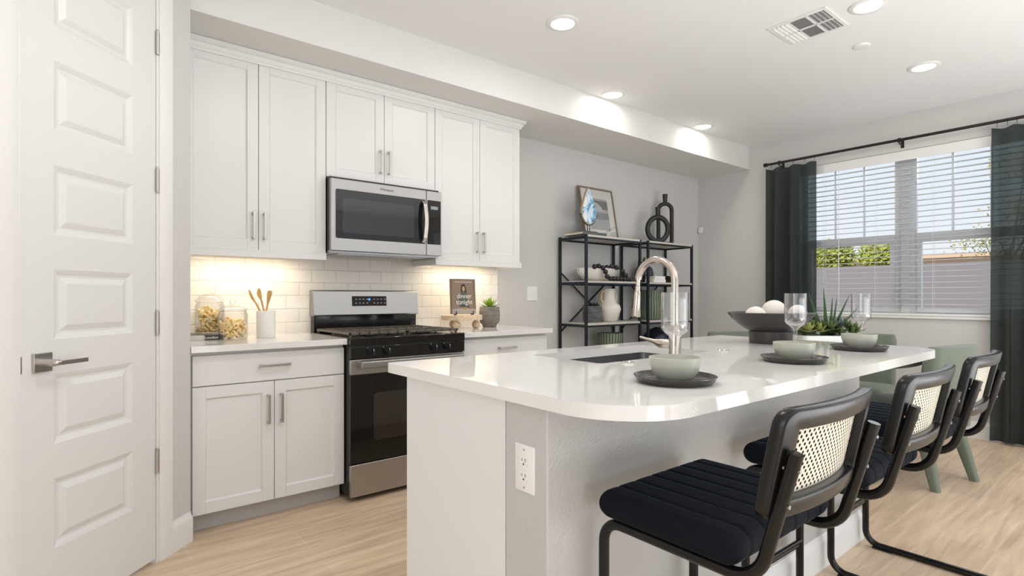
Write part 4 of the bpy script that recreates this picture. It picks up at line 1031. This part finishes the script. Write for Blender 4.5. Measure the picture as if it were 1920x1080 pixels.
def blind():
    y0, y1 = WY0+.012, WY1-.012; xc = XW+.040
    t = thing('window_blind', 'wide white horizontal slat blind covering the window', 'blind', (xc, YM, WZ0))
    m = MB(); m.box(XW-.006, XW+.004, y0, y1, WZ1-.088, WZ1-.004); m.box(xc-.028, xc+.028, y0, y1, WZ1-.055, WZ1-.004); m.build('valance', TRIM, t, bevel=.002)
    m = MB(); z = WZ1-.115; n = 0; tl = math.radians(.5)
    while z > WZ0+.075:
        c, s = math.cos(tl)*.025, math.sin(tl)*.025
        m.loft([[(xc-c, y, z-s-.002), (xc, y, z+.0016-.002), (xc+c, y, z+s-.002), (xc+c, y, z+s+.002), (xc, y, z+.0016+.002), (xc-c, y, z-s+.002)] for y in (y0+.004, y1-.004)]); z -= .0477; n += 1
    m.build('slats', SLAT, t)
    m = MB(); m.box(xc-.025, xc+.025, y0+.004, y1-.004, WZ0+.022, WZ0+.042); m.build('bottom_rail', TRIM, t, bevel=.002)
    m = MB()
    for y in (-1.36, -1.80, -2.23, -2.66):
        for dx in (-.026, .026): m.cyl((xc+dx, y, WZ0+.03), (xc+dx, y, WZ1-.05), .0011, 6)
    m.build('ladder_cords', TRIM, t)
    m = MB(); m.tube([(xc-.034, -1.50, WZ1-.05), (xc-.036, -1.50, 1.06)], .0035, 8); m.build('tilt_wand', TRIM, t)
blind()
RX, RZ = XW-.09, 2.512
t = thing('curtain_rod', 'dark bronze curtain rod with end caps above the window', 'curtain rod', (RX, YM, RZ))
m = MB(); m.cyl((RX, -.86, RZ), (RX, -3.18, RZ), .0125, 16); m.build('rod', RODM, t, smooth=40)
for y, s in ((-.86, 1), (-3.18, -1)):
    m = MB(); m.tube([(RX, y-s*.002, RZ), (RX, y+s*.004, RZ), (RX, y+s*.005, RZ), (RX, y+s*.035, RZ), (RX, y+s*.037, RZ)], [.013, .015, .020, .020, .017], 20); m.build('finial', RODM, t, smooth=30)
for y in (-.98, YM, -3.06):
    m = MB(); m.box(XW-.004, XW, y-.012, y+.012, RZ-.055, RZ+.025); m.tube(fillet([(XW-.002, y, RZ-.03), (RX, y, RZ-.03), (RX, y, RZ-.012)], .01), .006, 10); m.tube([(RX, y-.010, RZ), (RX, y+.010, RZ)], .0185, 16); m.build('bracket', RODM, t, smooth=40)
def ring_at(y):
    m = MB(); m.tube([(RX+.0175*math.cos(a), y, RZ-.005+.0175*math.sin(a)) for a in [2*PI*k/20 for k in range(20)]], .0016, 6, closed=True); m.tube([(RX, y, RZ-.022), (RX, y, RZ-.045)], .0014, 6); m.build('ring', RODM, t, smooth=50)
def curtain(label, y0, y1, folds, seed):
    rg = random.Random(seed); m = MB(); ny, nz = 140, 24; g = []
    for j in range(nz+1):
        f = j/nz; z = RZ-.045-f*(RZ-.045-.018); row = []
        for i in range(ny+1):
            u = i/ny; ph = folds*2*PI*u
            amp = .048*(.75+.35*math.sin(3.1*u+seed)+.0*f); y = y0+(y1-y0)*u+.014*math.sin(ph*1.0+1.3)*(.3+.7*f)
            x = RX+amp*math.sin(ph)*(.55+.45*min(1, f*3))+.012*math.sin(2.3*ph+seed)*f
            zz = z-(.016*(.5-.5*math.cos(ph*1.0))*(1-f)**8)
            row.append(m.v((x, y, zz)))
        g.append(row)
    for j in range(nz):
        for i in range(ny): m.f([g[j][i], g[j][i+1], g[j+1][i+1], g[j+1][i]])
    o = m.build('curtain', CURT, smooth=80, at=(RX, (y0+y1)/2, .018)); sd = o.modifiers.new('thickness', 'SOLIDIFY'); sd.thickness = .001
    tag(o, label, 'curtain', 'dark green curtains'); return o
curtain('dark green curtain panel gathered at the left end of the rod', -.845, -1.335, 3.2, 1)
curtain('dark green curtain panel hanging to the floor at right of the window', -2.635, -3.14, 3.6, 4)
for y in (-.90, -1.0, -1.12, -1.225, -1.32, -2.665, -2.725, -2.78, -2.90, -3.0, -3.1): ring_at(y)

# ------------------------------------------------------------------ ceiling fixtures
for x, y, lb in ((1.043, -1.297, 'recessed ceiling light over the range side of the island'), (2.218, -2.495, 'recessed ceiling light beside the air vent'), (3.434, -2.441, 'recessed ceiling light nearest the window'), (2.147, -.735, 'recessed ceiling light close to soffit, above the shelves'), (3.442, -.725, 'recessed ceiling light by the soffit nearest the corner')):
    t = thing('ceiling_light', lb, 'light', (x, y, HC), group='recessed ceiling lights')
    m = MB(); m.lathe([(.094, 0), (.094, -.004), (.088, -.008), (.070, -.009), (.066, -.004), (.066, 0)], (x, y, HC), 40); m.build('trim_ring', TRIM, t, smooth=35)
    m = MB(); m.lathe([(0, -.0065), (.066, -.0050), (.066, 0)], (x, y, HC), 32); m.build('lens', LENS, t, smooth=40)
    l = lamp('lamp', 'AREA', (0, 0, -.012), (0, 0, 0), 4.2, (1, .95, .87), shape='DISK', size=.12); l.parent = t
t = thing('air_vent', 'square white air supply vent in the ceiling', 'vent', (2.21, -2.18, HC))
vx0, vx1, vy0, vy1 = 2.045, 2.375, -2.345, -2.015
m = MB()
for a in ((vx0, vx1, vy0, vy0+.022), (vx0, vx1, vy1-.022, vy1), (vx0, vx0+.022, vy0+.022, vy1-.022), (vx1-.022, vx1, vy0+.022, vy1-.022)): m.box(a[0], a[1], a[2], a[3], HC-.007, HC-.0005)
m.build('frame', TRIM, t, bevel=.002)
m = MB(); m.box(vx0+.02, vx1-.02, vy0+.02, vy1-.02, HC-.0015, HC-.0005); m.build('duct_opening', M('vent_shadow_grey', (.22, .22, .22), .9), t)
m = MB(); a0, a1, b0_, b1_ = vx0+.022, vx1-.022, vy0+.022, vy1-.022; th3 = (b1_-b0_)/3
def lou(x0, x1, y0, y1, tilt):   # louvre running along x, tilted about x
    c = (y0+y1)/2; h = (y1-y0)/2; s = math.sin(tilt)*h; k = math.cos(tilt)*h
    m.loft([[(x, c-k, HC-.006-s), (x, c+k, HC-.006+s), (x, c+k, HC-.0048+s), (x, c-k, HC-.0048-s)] for x in (x0, x1)])
for sec, tl in ((0, .5), (2, -.5)):
    y = b0_+sec*th3
    for k in range(4):
        yy = y+th3*(k+.5)/4; lou(a0, (a0+a1)/2-.006, yy-.009, yy+.009, tl); lou((a0+a1)/2+.006, a1, yy-.009, yy+.009, tl)
m.box((a0+a1)/2-.006, (a0+a1)/2+.006, b0_, b1_, HC-.007, HC-.002)
for y in (b0_+th3, b0_+2*th3): m.box(a0, a1, y-.004, y+.004, HC-.007, HC-.002)
for hx0, hx1 in ((a0, (a0+a1)/2-.006), ((a0+a1)/2+.006, a1)):
    for k in range(9):
        x = hx0+(hx1-hx0)*(k+.5)/9
        m.loft([[(x-.006, y, HC-.007), (x+.006, y, HC-.002), (x+.006, y, HC-.001), (x-.006, y, HC-.006)] for y in (b0_+th3+.006, b0_+2*th3-.006)])
m.build('louvres', TRIM, t)
m = MB(); m.lathe([(0, -.012), (.03, -.012), (.044, -.009), (.048, -.003), (.048, 0)], (2.738, -2.287, HC), 32)
tag(m.build('sprinkler_cover', TRIM, smooth=35, at=(2.738, -2.287, HC)), 'small round white cover disc on the ceiling past the vent', 'cover plate')

# ------------------------------------------------------------------ outdoors beyond the window
struct(MB().box(XW+.16, 40, -30, 30, -.35, -.15).build('ground', GRAVEL))
m = MB(); m.box(9.2, 9.4, -14, 14, -.15, 1.66); 
tag(m.build('garden_wall', STUCCO), 'grey block garden wall outside the window', 'wall')
t = thing('neighbour_house', 'tan neighbouring house low behind the garden wall', 'house', (16, 0, -.15))
m = MB(); m.box(15, 20, -12, 12, -.15, 2.06); m.build('wall', TAN, t)
m = MB(); m.prism([(14.6, 2.35), (20.4, 2.35), (17.5, 2.75)], -12.4, 12.4, 'y') if 0 else m.loft([[(x, y, z) for x, z in ((14.8, 2.06), (14.8, 2.16), (20.3, 2.16), (20.3, 2.06))] for y in (-12.3, 12.3)]); m.build('parapet', ROOFT, t)
def tree(label, x, y, h, cr_, n, mat, seed, hz=1., trunk=.07, nm='tree', sz=.07, clump=0):
    rg = random.Random(seed); t = thing(nm, label, 'tree', (x, y, -.15))
    m = MB(); top = Vector((x, y, h)); m.tube([(x, y, -.15), (x+.1, y+.05, h*.4), (x-.05, y, h*.75)], [trunk, trunk*.7, trunk*.4], 8)
    tips = []
    for k in range(9):
        a = rg.uniform(0, 2*PI); q = Vector((x, y, h*.45+rg.uniform(0, h*.25))); e = top+Vector((cr_*rg.uniform(.3, .9)*math.cos(a), cr_*rg.uniform(.3, .9)*math.sin(a), cr_*hz*rg.uniform(-.6, .6)))
        m.tube([q, q.lerp(e, .5)+Vector((0, 0, .1)), e], [trunk*.35, trunk*.22, trunk*.08], 6); tips.append(e)
    m.build('trunk', BARK, t, smooth=50)
    m = MB()
    for k in range(n):
        while True:
            p = Vector((rg.uniform(-1, 1), rg.uniform(-1, 1), rg.uniform(-1, 1)))
            if .25 < p.length < 1: break
        c = top+Vector((p.x*cr_, p.y*cr_, p.z*cr_*hz))
        if clump: c = rg.choice(tips)+Vector((rg.gauss(0, clump), rg.gauss(0, clump), rg.gauss(0, clump*.7)))
        d = Vector((rg.gauss(0, 1), rg.gauss(0, 1), rg.gauss(0, 1))).normalized(); s = d.orthogonal().normalized(); L = sz*rg.uniform(.6, 1.4)
        m.f([m.v(c), m.v(c+d*L*.5+s*L*.3), m.v(c+d*L), m.v(c+d*L*.5-s*L*.3)])
    m.build('crown', mat, t)
tree('round yellow-green tree above the garden wall, left in the window', 11.6, 1.30, 1.98, .50, 3000, LEAFT, 3, .75, .05, 'tree', .09)
tree('second yellow-green tree above the garden wall beside the left one', 11.6, .22, 1.96, .50, 3000, LEAFT, 6, .72, .05, 'tree', .09)
tree('sparse tree with yellowing leaves above the garden wall at right', 11.2, -1.65, 2.6, 1.5, 3600, LEAFO, 5, .85, .06, 'tree', .055, .20)
